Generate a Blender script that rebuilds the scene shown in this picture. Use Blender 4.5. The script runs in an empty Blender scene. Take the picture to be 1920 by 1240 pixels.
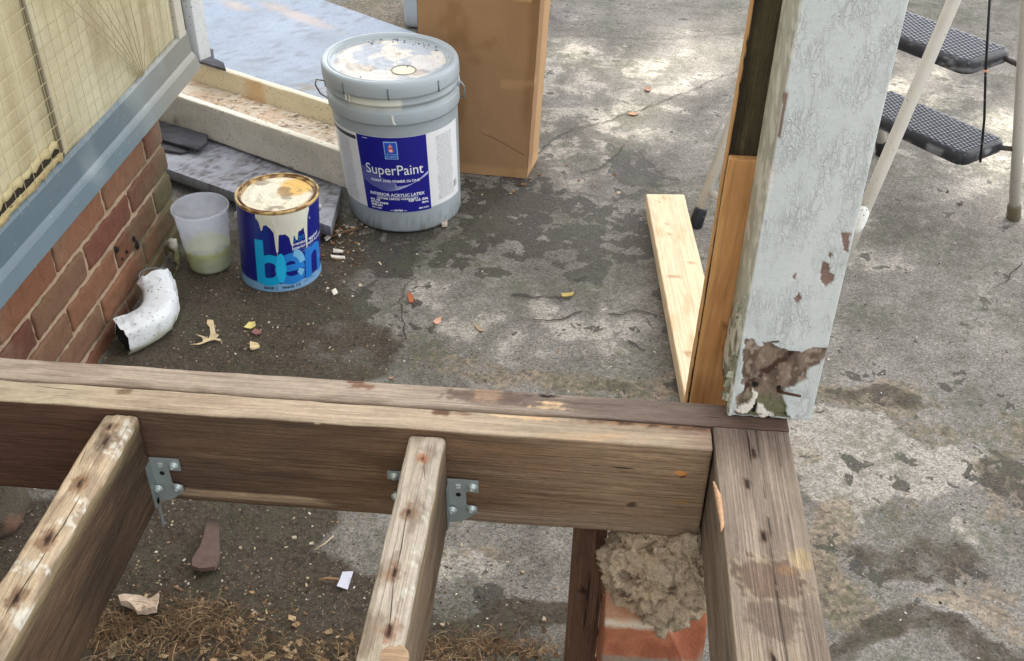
import bpy, bmesh, math, random
import numpy as np
from mathutils import Matrix, Vector, Euler
rad = math.radians
random.seed(7); rng = np.random.default_rng(7)
S = bpy.context.scene
# ------------------------------------------------------------------ camera
F_PX, PITCH, PSI, ROLL, CAM_H = 2010., 36., 4.4, 1.0, 1.25
cam = bpy.data.objects.new('camera', bpy.data.cameras.new('camera')); S.collection.objects.link(cam)
cam.data.sensor_width = 36; cam.data.lens = F_PX / 1920 * 36
cam.data.clip_start = .02; cam.data.clip_end = 300
Rm = (Matrix.Rotation(rad(PSI), 4, 'Z') @ Matrix.Rotation(math.pi/2 - rad(PITCH), 4, 'X') @ Matrix.Rotation(rad(ROLL), 4, 'Z'))
cam.matrix_world = Matrix.Translation((0, 0, CAM_H)) @ Rm
S.camera = cam
# ------------------------------------------------------------------ light
SUN_EL, SUN_AZ = 52., 28.          # azimuth from +Y towards +X
sd = Vector((math.sin(rad(SUN_AZ))*math.cos(rad(SUN_EL)), math.cos(rad(SUN_AZ))*math.cos(rad(SUN_EL)), math.sin(rad(SUN_EL))))
w = bpy.data.worlds.new('World'); S.world = w; w.use_nodes = True
nt = w.node_tree; bg = nt.nodes['Background']; sky = nt.nodes.new('ShaderNodeTexSky')
sky.sky_type = 'NISHITA'; sky.sun_disc = False; sky.sun_elevation = rad(SUN_EL); sky.sun_rotation = rad(SUN_AZ)
sky.dust_density = 3.0; sky.air_density = 1.0
hs = nt.nodes.new('ShaderNodeHueSaturation'); hs.inputs['Saturation'].default_value = .09
nt.links.new(sky.outputs[0], hs.inputs['Color']); nt.links.new(hs.outputs[0], bg.inputs[0])
bg.inputs[1].default_value = .15
sl = bpy.data.lights.new('sun', 'SUN'); sl.energy = 3.0; sl.angle = rad(1.2); sl.color = (1, .95, .86)
so = bpy.data.objects.new('sun', sl); S.collection.objects.link(so); so.location = (3, 6, 9)
so.rotation_euler = sd.to_track_quat('Z', 'Y').to_euler()
S.view_settings.view_transform = 'Standard'; S.view_settings.look = 'None'; S.view_settings.gamma = 1
S.view_settings.exposure = 1.85
S.render.engine = 'CYCLES'
# ------------------------------------------------------------------ helpers
RM = np.array(Rm.to_3x3()); CAMP = np.array([0, 0, CAM_H])
def at(x, y, axis='z', val=0.):
    """photo pixel (1920 wide) -> point on a world plane"""
    d = RM @ np.array([(x-960)/F_PX, -(y-620)/F_PX, -1.]); i = 'xyz'.index(axis)
    return CAMP + (val-CAMP[i])/d[i]*d
def vn(P, seed=0):
    """value noise 0..1"""
    P = np.asarray(P, float); I = np.floor(P).astype(np.int64); f = P-I; f = f*f*(3-2*f); r = 0
    for dx in (0, 1):
        for dy in (0, 1):
            for dz in (0, 1):
                h = (I[:, 0]+dx)*374761393 + (I[:, 1]+dy)*668265263 + (I[:, 2]+dz)*2147483647 + seed*974711
                h = (h ^ (h >> 13))*1274126177; h = (h ^ (h >> 16)) & 0xffffff
                wgt = (f[:, 0] if dx else 1-f[:, 0])*(f[:, 1] if dy else 1-f[:, 1])*(f[:, 2] if dz else 1-f[:, 2])
                r = r+wgt*h/float(0xffffff)
    return r
def fbm(P, sc=1., oct=4, seed=0):
    P = np.asarray(P, float)*sc; r = 0; a = .5; t = 0
    for o in range(oct):
        r = r+a*vn(P, seed+o*17); t += a; P = P*2.03+11.7; a *= .5
    return r/t
def sstep(a, b, x): t = np.clip((x-a)/(b-a), 0, 1); return t*t*(3-2*t)
def lin(r, g=None, b=None):
    if g is None: g = b = r
    return np.array([((c/255+.055)/1.055)**2.4 if c > 10 else c/255/12.92 for c in (r, g, b)])
def mixc(C, col, m): return C*(1-m[:, None])+np.asarray(col)[None]*m[:, None]
def inpoly(X, Y, poly):
    r = np.zeros(X.shape, bool); n = len(poly)
    for i in range(n):
        x1, y1 = poly[i]; x2, y2 = poly[(i+1) % n]
        if y1 == y2: continue
        c = ((y1 > Y) != (y2 > Y)) & (X < (x2-x1)*(Y-y1)/(y2-y1)+x1); r ^= c
    return r
def link(o): S.collection.objects.link(o); return o
def tag(o, label=None, cat=None, group=None, kind=None):
    if label: o['label'] = label
    if cat: o['category'] = cat
    if group: o['group'] = group
    if kind: o['kind'] = kind
    return o
def thing(name, label, cat, loc=(0, 0, 0), group=None):
    o = link(bpy.data.objects.new(name, None)); o.location = loc; o.empty_display_size = .05
    return tag(o, label, cat, group)
def offs(parent):
    v = np.zeros(3); p = parent
    while p is not None: v += np.array(p.location); p = p.parent
    return v
def mesh(name, V, Fc, m, parent=None, col=None, gc=None, smooth=True, loc=None):
    """V in world coordinates; gc = coordinates the procedural texture uses"""
    V = np.asarray(V, float); gc = V if gc is None else gc
    o0 = offs(parent) if parent is not None else (np.zeros(3) if loc is None else np.array(loc, float))
    me = bpy.data.meshes.new(name); me.from_pydata((V-o0).tolist(), [], [list(map(int, f)) for f in Fc])
    a = me.attributes.new('gc', 'FLOAT_VECTOR', 'POINT'); a.data.foreach_set('vector', np.asarray(gc, np.float32).ravel())
    c = me.color_attributes.new('Col', 'FLOAT_COLOR', 'POINT'); n = len(V)
    A = np.ones((n, 4), np.float32)
    if col is not None:
        col = np.asarray(col, np.float32)
        if col.ndim == 1: A[:, :len(col)] = col[None]
        else: A[:, :col.shape[1]] = col
    c.data.foreach_set('color', A.ravel())
    me.polygons.foreach_set('use_smooth', [smooth]*len(me.polygons)); me.materials.append(m); me.update()
    o = link(bpy.data.objects.new(name, me))
    if parent is not None: o.parent = parent
    else: o.location = o0.tolist()
    return o
def join(parts):
    V = []; Fc = []; n = 0
    for v, f in parts:
        V.append(np.asarray(v, float)); Fc += [[i+n for i in q] for q in f]; n += len(v)
    return np.vstack(V), Fc
def rbox(L, W, T, step=.004, r=.003, xs=None, sx=None):
    """gridded rounded box centred on the origin"""
    def ax(l, st=None):
        st = st or step; n = max(2, int(math.ceil((l-2*r)/st)))+1
        return np.concatenate([[-l/2, -l/2+r*.3], np.linspace(-l/2+r, l/2-r, n), [l/2-r*.3, l/2]])
    X, Y, Z = (ax(L, sx) if xs is None else xs), ax(W), ax(T); V = []; Fc = []; n = 0
    def face(a, b, fn, flip):
        nonlocal n
        A, B = np.meshgrid(a, b, indexing='ij'); V.append(fn(A.ravel(), B.ravel())); na, nb = len(a), len(b)
        i, j = np.meshgrid(np.arange(na-1), np.arange(nb-1), indexing='ij'); q = (i*nb+j).ravel()+n
        f = np.stack([q, q+nb, q+nb+1, q+1], 1)
        Fc.append(f[:, ::-1] if flip else f); n += na*nb
    for s in (-1, 1):
        face(X, Y, lambda a, b: np.stack([a, b, a*0+s*T/2], 1), s < 0)
        face(X, Z, lambda a, b: np.stack([a, a*0+s*W/2, b], 1), s > 0)
        face(Y, Z, lambda a, b: np.stack([a*0+s*L/2, a, b], 1), s < 0)
    V = np.vstack(V); Fc = np.vstack(Fc)
    _, idx, inv = np.unique(np.round(V*1e5).astype(np.int64), axis=0, return_index=True, return_inverse=True)
    V = V[idx]; Fc = inv.reshape(-1)[Fc]
    lim = np.array([L/2-r, W/2-r, T/2-r]); C = np.clip(V, -lim, lim); D = V-C; l = np.linalg.norm(D, axis=1)
    k = l > 1e-9; V[k] = C[k]+D[k]/l[k][:, None]*r
    return V, Fc
def frame(p0, xdir, up=(0, 0, 1)):
    """matrix with local X along xdir"""
    x = np.array(xdir, float); x /= np.linalg.norm(x); u = np.array(up, float); y = np.cross(u, x); y /= np.linalg.norm(y); z = np.cross(x, y)
    return np.stack([x, y, z], 1), np.array(p0, float)
def box(c, size):
    x, y, z = c; a, b, d = [s/2 for s in size]
    V = [(x+i*a, y+j*b, z+k*d) for k in (-1, 1) for j in (-1, 1) for i in (-1, 1)]
    return np.array(V), [(0, 2, 3, 1), (4, 5, 7, 6), (0, 1, 5, 4), (2, 6, 7, 3), (0, 4, 6, 2), (1, 3, 7, 5)]
def tube(path, r, n=10, cap=True, sq=None):
    P = [np.array(p, float) for p in path]; m = len(P); V = []; Fc = []
    rr = r if hasattr(r, '__len__') else [r]*m; up = np.array([0, 0, 1.]); last = None
    for i in range(m):
        t = P[min(i+1, m-1)]-P[max(i-1, 0)]; t /= np.linalg.norm(t)
        if last is None:
            a = np.cross(t, up)
            if np.linalg.norm(a) < .1: a = np.cross(t, [1., 0, 0])
        else: a = last-t*np.dot(last, t)
        a /= np.linalg.norm(a); last = a; b = np.cross(t, a)
        for k in range(n):
            th = 2*math.pi*k/n; V.append(P[i]+rr[i]*(a*math.cos(th)+b*math.sin(th)))
    for i in range(m-1):
        for k in range(n): Fc.append((i*n+k, i*n+(k+1) % n, (i+1)*n+(k+1) % n, (i+1)*n+k))
    if cap: Fc += [tuple(range(n))[::-1], tuple(range((m-1)*n, m*n))]
    return np.array(V), Fc
def lathe(prof, n=72, c=(0, 0, 0), a0=0, a1=2*math.pi):
    full = abs(a1-a0-2*math.pi) < 1e-6; k = n if full else n+1; V = []; Fc = []
    for r, z in prof:
        for i in range(k):
            th = a0+(a1-a0)*i/n; V.append((c[0]+r*math.cos(th), c[1]+r*math.sin(th), c[2]+z))
    for j in range(len(prof)-1):
        for i in range(n):
            i2 = (i+1) % k; Fc.append((j*k+i, j*k+i2, (j+1)*k+i2, (j+1)*k+i))
    return np.array(V), Fc
def prism(poly, z0, z1):
    n = len(poly); V = [(x, y, z0) for x, y in poly]+[(x, y, z1) for x, y in poly]
    return np.array(V), [tuple(range(n))[::-1], tuple(range(n, 2*n))]+[(i, (i+1) % n, n+(i+1) % n, n+i) for i in range(n)]
def gridpoly(poly, z0, z1, step=.012):
    """prism whose top is finely divided (for painting)"""
    bm = bmesh.new(); vs = [bm.verts.new((x, y, z1)) for x, y in poly]; f = bm.faces.new(vs)
    for a in (0, 1):
        lo = min(p[a] for p in poly); hi = max(p[a] for p in poly)
        for t in np.arange(lo+step, hi, step):
            pc = [0, 0, 0]; pc[a] = t; pn = [0, 0, 0]; pn[a] = 1
            bmesh.ops.bisect_plane(bm, geom=bm.verts[:]+bm.edges[:]+bm.faces[:], plane_co=pc, plane_no=pn)
    e = [e for e in bm.edges if e.is_boundary]; r = bmesh.ops.extrude_edge_only(bm, edges=e)
    for v in r['geom']:
        if isinstance(v, bmesh.types.BMVert): v.co.z = z0
    bm.normal_update(); bm.verts.index_update()
    V = np.array([v.co[:] for v in bm.verts]); Fc = [[v.index for v in q.verts] for q in bm.faces]; bm.free(); return V, Fc
def text(body, size, bold=0., align='CENTER', step=.004, sx=1.):
    cu = bpy.data.curves.new('t', 'FONT'); cu.body = body; cu.size = size; cu.offset = bold; cu.align_x = align; cu.resolution_u = 3
    o = link(bpy.data.objects.new('t', cu)); bpy.context.view_layer.update()
    me = o.evaluated_get(bpy.context.evaluated_depsgraph_get()).to_mesh(); bm = bmesh.new(); bm.from_mesh(me)
    if len(bm.verts):
        lo = min(v.co.x for v in bm.verts); hi = max(v.co.x for v in bm.verts)
        for t in np.arange(lo+step, hi, step):
            bmesh.ops.bisect_plane(bm, geom=bm.verts[:]+bm.edges[:]+bm.faces[:], plane_co=(t, 0, 0), plane_no=(1, 0, 0))
    bm.verts.index_update(); V = np.array([v.co[:] for v in bm.verts]); Fc = [[v.index for v in q.verts] for q in bm.faces]; bm.free()
    bpy.data.objects.remove(o); bpy.data.curves.remove(cu); V[:, 0] *= sx
    return V, Fc
# ------------------------------------------------------------------ materials
def pmat(name, rough=.7, grain=(), speck=None, bump=None, metallic=0., spec=.35, trans=0., rings=0., crackle=None, rough2=None, lines=None, checks=None):
    """painted colour attribute x procedural grain; grain = [((sx,sy,sz), amount), ...]"""
    m = bpy.data.materials.new(name); m.use_nodes = True; t = m.node_tree; N = t.nodes; Lk = t.links
    b = N['Principled BSDF']; b.inputs['Roughness'].default_value = rough; b.inputs['Metallic'].default_value = metallic
    b.inputs['Specular IOR Level'].default_value = spec
    ac = N.new('ShaderNodeAttribute'); ac.attribute_name = 'Col'; ag = N.new('ShaderNodeAttribute'); ag.attribute_name = 'gc'
    cur = ac.outputs['Color']; hgt = None
    def math_(op, a, bb=None, c=None, clamp=False):
        n = N.new('ShaderNodeMath'); n.operation = op; n.use_clamp = clamp
        for i, v in enumerate((a, bb, c)):
            if v is None: continue
            if isinstance(v, (int, float)): n.inputs[i].default_value = v
            else: Lk.new(v, n.inputs[i])
        return n.outputs[0]
    def scaled(sc):
        mp = N.new('ShaderNodeVectorMath'); mp.operation = 'MULTIPLY'; Lk.new(ag.outputs['Vector'], mp.inputs[0]); mp.inputs[1].default_value = sc; return mp.outputs[0]
    def noise(sc, det=5, dist=0., rg=.6):
        n = N.new('ShaderNodeTexNoise'); n.inputs['Scale'].default_value = 1; n.inputs['Detail'].default_value = det
        n.inputs['Roughness'].default_value = rg; n.inputs['Distortion'].default_value = dist; Lk.new(scaled(sc), n.inputs['Vector']); return n.outputs['Fac']
    def mul(c, fac):
        x = N.new('ShaderNodeVectorMath'); x.operation = 'SCALE'; Lk.new(c, x.inputs[0]); Lk.new(fac, x.inputs['Scale']); return x.outputs[0]
    def mixn(c, fac, col):
        x = N.new('ShaderNodeMix'); x.data_type = 'RGBA'; Lk.new(fac, x.inputs[0]); Lk.new(c, x.inputs[6]); x.inputs[7].default_value = (*col, 1); return x.outputs[2]
    for sc, amt in grain:
        f = noise(sc, 6, .3); cur = mul(cur, math_('MULTIPLY_ADD', f, 2*amt*1.6, 1-amt*1.6))
        hgt = f if hgt is None else math_('ADD', hgt, f)
    if lines:
        for sc, lo, hi, amt in lines:
            f = noise(sc, 4, .15, .55); n = N.new('ShaderNodeMapRange'); n.interpolation_type = 'SMOOTHSTEP'; Lk.new(f, n.inputs[0]); n.inputs[1].default_value = lo; n.inputs[2].default_value = hi
            cur = mul(cur, math_('MULTIPLY_ADD', n.outputs[0], -amt, 1+amt*.35)); hgt = math_('MULTIPLY_ADD', n.outputs[0], -.8, hgt)
    if checks:
        sc, thr, col = checks; f = noise(sc, 3, .3, .5); f = math_('MULTIPLY', math_('SUBTRACT', f, thr), 40., clamp=True); cur = mixn(cur, f, col); hgt = math_('MULTIPLY_ADD', f, -2.5, hgt)
    if rings:
        f = noise((1.6, 13, 13), 2, .4); f = math_('SINE', math_('MULTIPLY', f, 90.), 0.); f = math_('MULTIPLY_ADD', f, rings, 1.)
        cur = mul(cur, f)
    if crackle:
        sc, wd, amt = crackle
        nn = N.new('ShaderNodeTexNoise'); nn.inputs['Scale'].default_value = 110; Lk.new(ag.outputs['Vector'], nn.inputs['Vector'])
        va = N.new('ShaderNodeVectorMath'); va.operation = 'MULTIPLY_ADD'; Lk.new(nn.outputs['Color'], va.inputs[0]); va.inputs[1].default_value = (1.5, 1.5, 1.5); Lk.new(scaled(sc), va.inputs[2])
        vo = N.new('ShaderNodeTexVoronoi'); vo.feature = 'DISTANCE_TO_EDGE'; vo.inputs['Scale'].default_value = 1; Lk.new(va.outputs[0], vo.inputs['Vector'])
        e = math_('SUBTRACT', 1., math_('DIVIDE', vo.outputs['Distance'], wd), clamp=True)
        for scn, eps in (((50, 50, 8), .013), ((110, 110, 20), .018), ((34, 34, 40), .006)):
            q = noise(scn, 3, .8, .55); q = math_('ABSOLUTE', math_('SUBTRACT', q, .5)); e = math_('MAXIMUM', e, math_('SUBTRACT', 1., math_('DIVIDE', q, eps), clamp=True))
        k = noise((34, 34, 16), 4); k = math_('MULTIPLY', math_('SUBTRACT', k, .42), 5., clamp=True)
        e2 = math_('MULTIPLY', math_('MULTIPLY', e, k), math_('MULTIPLY', noise((120, 120, 60), 3), amt*.5), clamp=True); cur = mixn(cur, e2, (.12, .11, .09))
        lift = math_('MULTIPLY', math_('SUBTRACT', .16, vo.outputs['Distance'], clamp=True), 6.)
        lift = math_('MULTIPLY', lift, k); hgt = math_('MULTIPLY_ADD', lift, .5, hgt); hgt = math_('MULTIPLY_ADD', math_('MULTIPLY', e, k), -1.6, hgt)
    if speck:
        for (sc, thr, col, amt) in speck:
            vo = N.new('ShaderNodeTexVoronoi'); vo.inputs['Scale'].default_value = sc; Lk.new(ag.outputs['Vector'], vo.inputs['Vector'])
            sp = N.new('ShaderNodeSeparateColor'); Lk.new(vo.outputs['Color'], sp.inputs[0])
            f = math_('GREATER_THAN', sp.outputs[0], thr); g = math_('LESS_THAN', vo.outputs['Distance'], .42)
            f = math_('MULTIPLY', math_('MULTIPLY', f, g), amt); cur = mixn(cur, f, col)
    Lk.new(cur, b.inputs['Base Color'])
    if bump:
        sc, st, di = bump; f = noise((sc, sc, sc), 5)
        hgt = f if hgt is None else math_('ADD', hgt, f)
        bn = N.new('ShaderNodeBump'); bn.inputs['Strength'].default_value = st; bn.inputs['Distance'].default_value = di
        Lk.new(hgt, bn.inputs['Height']); Lk.new(bn.outputs[0], b.inputs['Normal'])
    if rough2 is not None:
        Lk.new(math_('MULTIPLY_ADD', ac.outputs['Alpha'], rough-rough2, rough2), b.inputs['Roughness'])
    if trans:
        b.inputs['Transmission Weight'].default_value = trans
    return m
M_wood = pmat('weathered_wood', .82, [((14, 260, 260), .08), ((80, 1000, 1000), .16), ((110, 170, 170), .14), ((12, 40, 40), .10)], bump=(420, .75, .0014), rings=.06, rough2=.5, lines=[((4, 420, 420), .46, .64, .13), ((12, 160, 160), .50, .68, .10)], checks=((7, 150, 150), .725, (.035, .022, .014)))
M_ridged = pmat('ridged_weathered_wood', .85, [((60, 1000, 1000), .18), ((90, 160, 160), .12)], bump=(420, .9, .0016), rough2=.6, lines=[((1.6, 420, 420), .44, .56, .24), ((10, 120, 120), .5, .66, .12)], checks=((4, 120, 120), .70, (.03, .02, .014)))
M_fresh = pmat('fresh_sawn_wood', .65, [((40, 600, 600), .10), ((30, 60, 60), .06)], bump=(300, .25, .0006), rings=.05, lines=[((3, 260, 260), .48, .6, .16), ((14, 500, 500), .55, .7, .14)])
M_paint = pmat('old_paint', .55, [((25, 25, 25), .05)], crackle=((150, 150, 48), .07, .5), bump=(160, .55, .0016), speck=[(420, .985, (.3, .3, .27), .5)], rough2=.85)
M_paint2 = pmat('dirty_paint', .6, [((30, 30, 30), .10), ((200, 200, 200), .08)], bump=(260, .4, .001), speck=[(260, .94, (.06, .055, .045), .7), (600, .95, (.1, .1, .09), .6)])
M_plaster = pmat('yellowed_paint_panel', .65, [((12, 12, 40), .10), ((120, 120, 60), .07)], bump=(90, .5, .0015), speck=[(500, .985, (.1, .08, .05), .6)])
M_brick = pmat('brick', .85, [((40, 40, 40), .18), ((260, 260, 260), .15)], bump=(220, .8, .002), speck=[(500, .95, (.28, .2, .15), .4)])
M_mortar = pmat('mortar', .95, [((60, 60, 60), .14), ((400, 400, 400), .25)], bump=(350, 1., .003), speck=[(700, .9, (.35, .3, .24), .6), (600, .93, (.05, .04, .03), .6)])
M_metal = pmat('painted_flashing', .42, [((8, 8, 8), .08), ((90, 30, 90), .06)], bump=(50, .15, .001), speck=[(160, .96, (.3, .3, .28), .35)])
M_galv = pmat('galvanised_steel', .38, [((90, 90, 90), .10)], metallic=.35, bump=(150, .12, .0005))
M_dark = pmat('rusty_steel', .75, [((80, 80, 80), .25), ((400, 400, 400), .2)], metallic=.2, bump=(300, .7, .001))
M_plastic = pmat('grey_plastic', .38, [((14, 14, 14), .04)], bump=(120, .05, .0005), speck=[(900, .97, (.5, .5, .48), .5)])
M_lid = pmat('dirty_lid', .6, [((30, 30, 30), .1), ((300, 300, 300), .10)], bump=(200, .4, .001), speck=[(380, .94, (.05, .045, .035), .8)])
M_print = pmat('printed_label', .35, [((20, 20, 20), .03)])
M_card = pmat('cardboard', .85, [((6, 6, 2), .07), ((8, 8, 700), .02), ((200, 200, 30), .05)], bump=(60, .2, .002))
M_rubber = pmat('black_rubber', .42, [((60, 60, 60), .25)], bump=(120, .3, .001), speck=[(120, .93, (.2, .2, .2), .4)])
M_tube = pmat('cream_enamel', .35, [((30, 30, 30), .06)], bump=(60, .05, .0005), speck=[(300, .985, (.12, .1, .08), .7)])
M_leaf = pmat('dry_leaf', .7, [((80, 80, 80), .2)], bump=(200, .3, .001))
M_slate = pmat('asphalt_shingle', .9, [((300, 300, 300), .3), ((30, 30, 30), .1)], bump=(500, .9, .002))
M_chip = pmat('debris', .85, [((200, 200, 200), .2)])
M_crack = pmat('crack_dirt_shade', .95, [((200, 200, 200), .3)])
M_green = pmat('tree_leaf', .6, [((5, 5, 5), .2)])
def glass(name, col, rough, alpha=None, ior=1.45, sub=0):
    m = bpy.data.materials.new(name); m.use_nodes = True; t = m.node_tree; b = t.nodes['Principled BSDF']
    b.inputs['Base Color'].default_value = (*col, 1); b.inputs['Roughness'].default_value = rough; b.inputs['IOR'].default_value = ior
    tr = t.nodes.new('ShaderNodeBsdfTransparent'); tr.inputs[0].default_value = (*[.5+.5*c for c in col], 1)
    tl = t.nodes.new('ShaderNodeBsdfTranslucent'); tl.inputs[0].default_value = (*col, 1)
    nz = t.nodes.new('ShaderNodeTexNoise'); nz.inputs['Scale'].default_value = 60; nz.inputs['Detail'].default_value = 5
    tc = t.nodes.new('ShaderNodeTexCoord'); t.links.new(tc.outputs['Object'], nz.inputs['Vector'])
    ma = t.nodes.new('ShaderNodeMath'); ma.operation = 'MULTIPLY_ADD'; ma.inputs[1].default_value = .16; ma.inputs[2].default_value = alpha-.08
    t.links.new(nz.outputs['Fac'], ma.inputs[0])
    m1 = t.nodes.new('ShaderNodeMixShader'); m1.inputs[0].default_value = .45; t.links.new(b.outputs[0], m1.inputs[1]); t.links.new(tl.outputs[0], m1.inputs[2])
    m2 = t.nodes.new('ShaderNodeMixShader'); t.links.new(ma.outputs[0], m2.inputs[0]); t.links.new(tr.outputs[0], m2.inputs[1]); t.links.new(m1.outputs[0], m2.inputs[2])
    t.links.new(m2.outputs[0], t.nodes['Material Output'].inputs[0]); return m
M_cup = glass('milky_plastic', (.86, .89, .95), .25, .34)
M_liq = glass('yellow_green_water', (.70, .70, .14), .1, .97)
# ground ------------------------------------------------------------
def ground_mat():
    m = bpy.data.materials.new('worn_asphalt'); m.use_nodes = True; t = m.node_tree; N = t.nodes; Lk = t.links; b = N['Principled BSDF']
    g = N.new('ShaderNodeAttribute'); g.attribute_name = 'gc'; a = N.new('ShaderNodeAttribute'); a.attribute_name = 'Col'
    sep = N.new('ShaderNodeSeparateColor'); Lk.new(a.outputs['Color'], sep.inputs[0])
    def noise(sc, det=6, rg=.6, dist=0.):
        n = N.new('ShaderNodeTexNoise'); n.inputs['Scale'].default_value = sc; n.inputs['Detail'].default_value = det; n.inputs['Roughness'].default_value = rg
        n.inputs['Distortion'].default_value = dist; Lk.new(g.outputs['Vector'], n.inputs['Vector']); return n.outputs['Fac']
    def vor(sc, feat='F1'):
        n = N.new('ShaderNodeTexVoronoi'); n.feature = feat; n.inputs['Scale'].default_value = sc; Lk.new(g.outputs['Vector'], n.inputs['Vector']); return n
    def mt(op, *v, clamp=False):
        n = N.new('ShaderNodeMath'); n.operation = op; n.use_clamp = clamp
        for i, x in enumerate(v):
            if isinstance(x, (int, float)): n.inputs[i].default_value = x
            else: Lk.new(x, n.inputs[i])
        return n.outputs[0]
    def mr(x, lo, hi, o0=0., o1=1.):
        n = N.new('ShaderNodeMapRange'); n.interpolation_type = 'SMOOTHSTEP'; Lk.new(x, n.inputs[0])
        for i, v in enumerate((lo, hi, o0, o1)): n.inputs[i+1].default_value = v
        return n.outputs[0]
    def mx(f, c1, c2):
        n = N.new('ShaderNodeMix'); n.data_type = 'RGBA'
        for i, x in ((0, f), (6, c1), (7, c2)):
            if isinstance(x, tuple): n.inputs[i].default_value = (*x, 1)
            elif isinstance(x, (int, float)): n.inputs[i].default_value = x
            else: Lk.new(x, n.inputs[i])
        return n.outputs[2]
    def scl(c, f):
        x = N.new('ShaderNodeVectorMath'); x.operation = 'SCALE'; Lk.new(c, x.inputs[0]); Lk.new(f, x.inputs['Scale']); return x.outputs[0]
    n1 = noise(9, 9, .62, .25); n2 = noise(2.2, 4); n3 = noise(30, 8, .7, .5); n4 = noise(420, 3, .7); n5 = noise(140, 5, .75)
    v1 = vor(330); v2 = vor(150); vs1 = N.new('ShaderNodeSeparateColor'); Lk.new(v1.outputs['Color'], vs1.inputs[0])
    vs2 = N.new('ShaderNodeSeparateColor'); Lk.new(v2.outputs['Color'], vs2.inputs[0])
    base = mx(mr(mt('ADD', mt('MULTIPLY', n2, .5), mt('MULTIPLY', n1, .5)), .38, .62), (.122, .110, .095), (.258, .239, .216))
    base = mx(mr(n3, .35, .75, 0, .35), base, (.29, .275, .25))
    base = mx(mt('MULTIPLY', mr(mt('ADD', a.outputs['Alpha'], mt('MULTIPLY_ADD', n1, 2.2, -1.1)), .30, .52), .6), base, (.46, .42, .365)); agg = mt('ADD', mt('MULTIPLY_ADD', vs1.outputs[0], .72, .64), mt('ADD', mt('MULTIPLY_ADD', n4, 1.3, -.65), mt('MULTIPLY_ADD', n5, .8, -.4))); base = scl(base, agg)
    # tan (exposed sandy aggregate)
    tan = mr(mt('ADD', sep.outputs[2], mt('MULTIPLY_ADD', n3, 1.2, -.6)), .42, .62)
    tcol = mx(vs2.outputs[0], (.10, .07, .045), (.40, .31, .21)); tcol = scl(tcol, mt('MULTIPLY_ADD', n5, 1.6, .15)); base = mx(mt('MULTIPLY', tan, .62), base, tcol)
    # damp stain
    n6 = noise(22, 9, .65, .4); wet = mr(mt('ADD', sep.outputs[0], mt('ADD', mt('MULTIPLY_ADD', n1, 2.0, -1.0), mt('MULTIPLY_ADD', n6, 2.4, -1.2))), .42, .48)
    wc = mx(mr(n5, .35, .65), (.024, .020, .016), (.068, .058, .047)); wc = scl(wc, mt('MULTIPLY_ADD', vs1.outputs[1], .7, .65)); base = mx(mt('MULTIPLY', wet, .88), base, wc)
    # soil
    soil = mr(mt('ADD', sep.outputs[1], mt('MULTIPLY_ADD', n1, 1.0, -.5)), .40, .62)
    sc = mx(mr(n5, .3, .7), (.020, .0145, .010), (.125, .095, .066)); sc = mx(mr(n3, .4, .7, 0, .5), sc, (.12, .094, .068))
    sc = mx(mt('MULTIPLY', mt('GREATER_THAN', vs1.outputs[2], .965), mt('LESS_THAN', v1.outputs['Distance'], .4)), sc, (.22, .19, .14))
    base = mx(mt('MULTIPLY', soil, .93), base, sc)
    grn = mr(mt('MULTIPLY', noise(5, 5), noise(60, 5)), .22, .36, 0, .5); base = mx(grn, base, (.085, .095, .05))
    Lk.new(base, b.inputs['Base Color'])
    Lk.new(mt('MULTIPLY_ADD', wet, -.25, .88), b.inputs['Roughness']); b.inputs['Specular IOR Level'].default_value = .3
    h = mt('ADD', mt('MULTIPLY', v1.outputs['Distance'], -.5), mt('ADD', n4, mt('MULTIPLY', n5, mt('MULTIPLY_ADD', soil, 2.5, .8))))
    bn = N.new('ShaderNodeBump'); bn.inputs['Strength'].default_value = .8; bn.inputs['Distance'].default_value = .0028; Lk.new(h, bn.inputs['Height']); Lk.new(bn.outputs[0], b.inputs['Normal'])
    return m
M_ground = ground_mat()
def axis_vals(lo, hi, step, far):
    m = np.arange(lo, hi+1e-6, step); g = []; d = step; x = hi
    while x < far: d *= 1.6; x += d; g.append(x)
    k = []; d = step; x = lo
    while x > -far: d *= 1.6; x -= d; k.append(x)
    return np.concatenate([k[::-1], m, g])
gx = axis_vals(-2.2, 1.7, .01, 120); gy = axis_vals(.5, 4.0, .01, 120)
GX, GY = np.meshgrid(gx, gy, indexing='ij'); GV = np.stack([GX.ravel(), GY.ravel(), GX.ravel()*0], 1)
X, Y = GV[:, 0], GV[:, 1]
def blobs(lst):
    r = np.zeros(len(X)); jx = (fbm(GV, 6, 3, 5)-.5)*.22; jy = (fbm(GV, 6, 3, 9)-.5)*.22
    for px, py, rx, ry, val in lst:
        c = at(px, py); ex = at(px+rx, py); ey = at(px, py-ry); ax = abs(ex[0]-c[0])+1e-4; ay = abs(ey[1]-c[1])+1e-4
        d = np.sqrt(((X+jx-c[0])/ax)**2+((Y+jy-c[1])/ay)**2); r = np.maximum(r, val*sstep(1.35, .55, d)) if val > 0 else r+val*sstep(1.35, .55, d)
    return r
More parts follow.
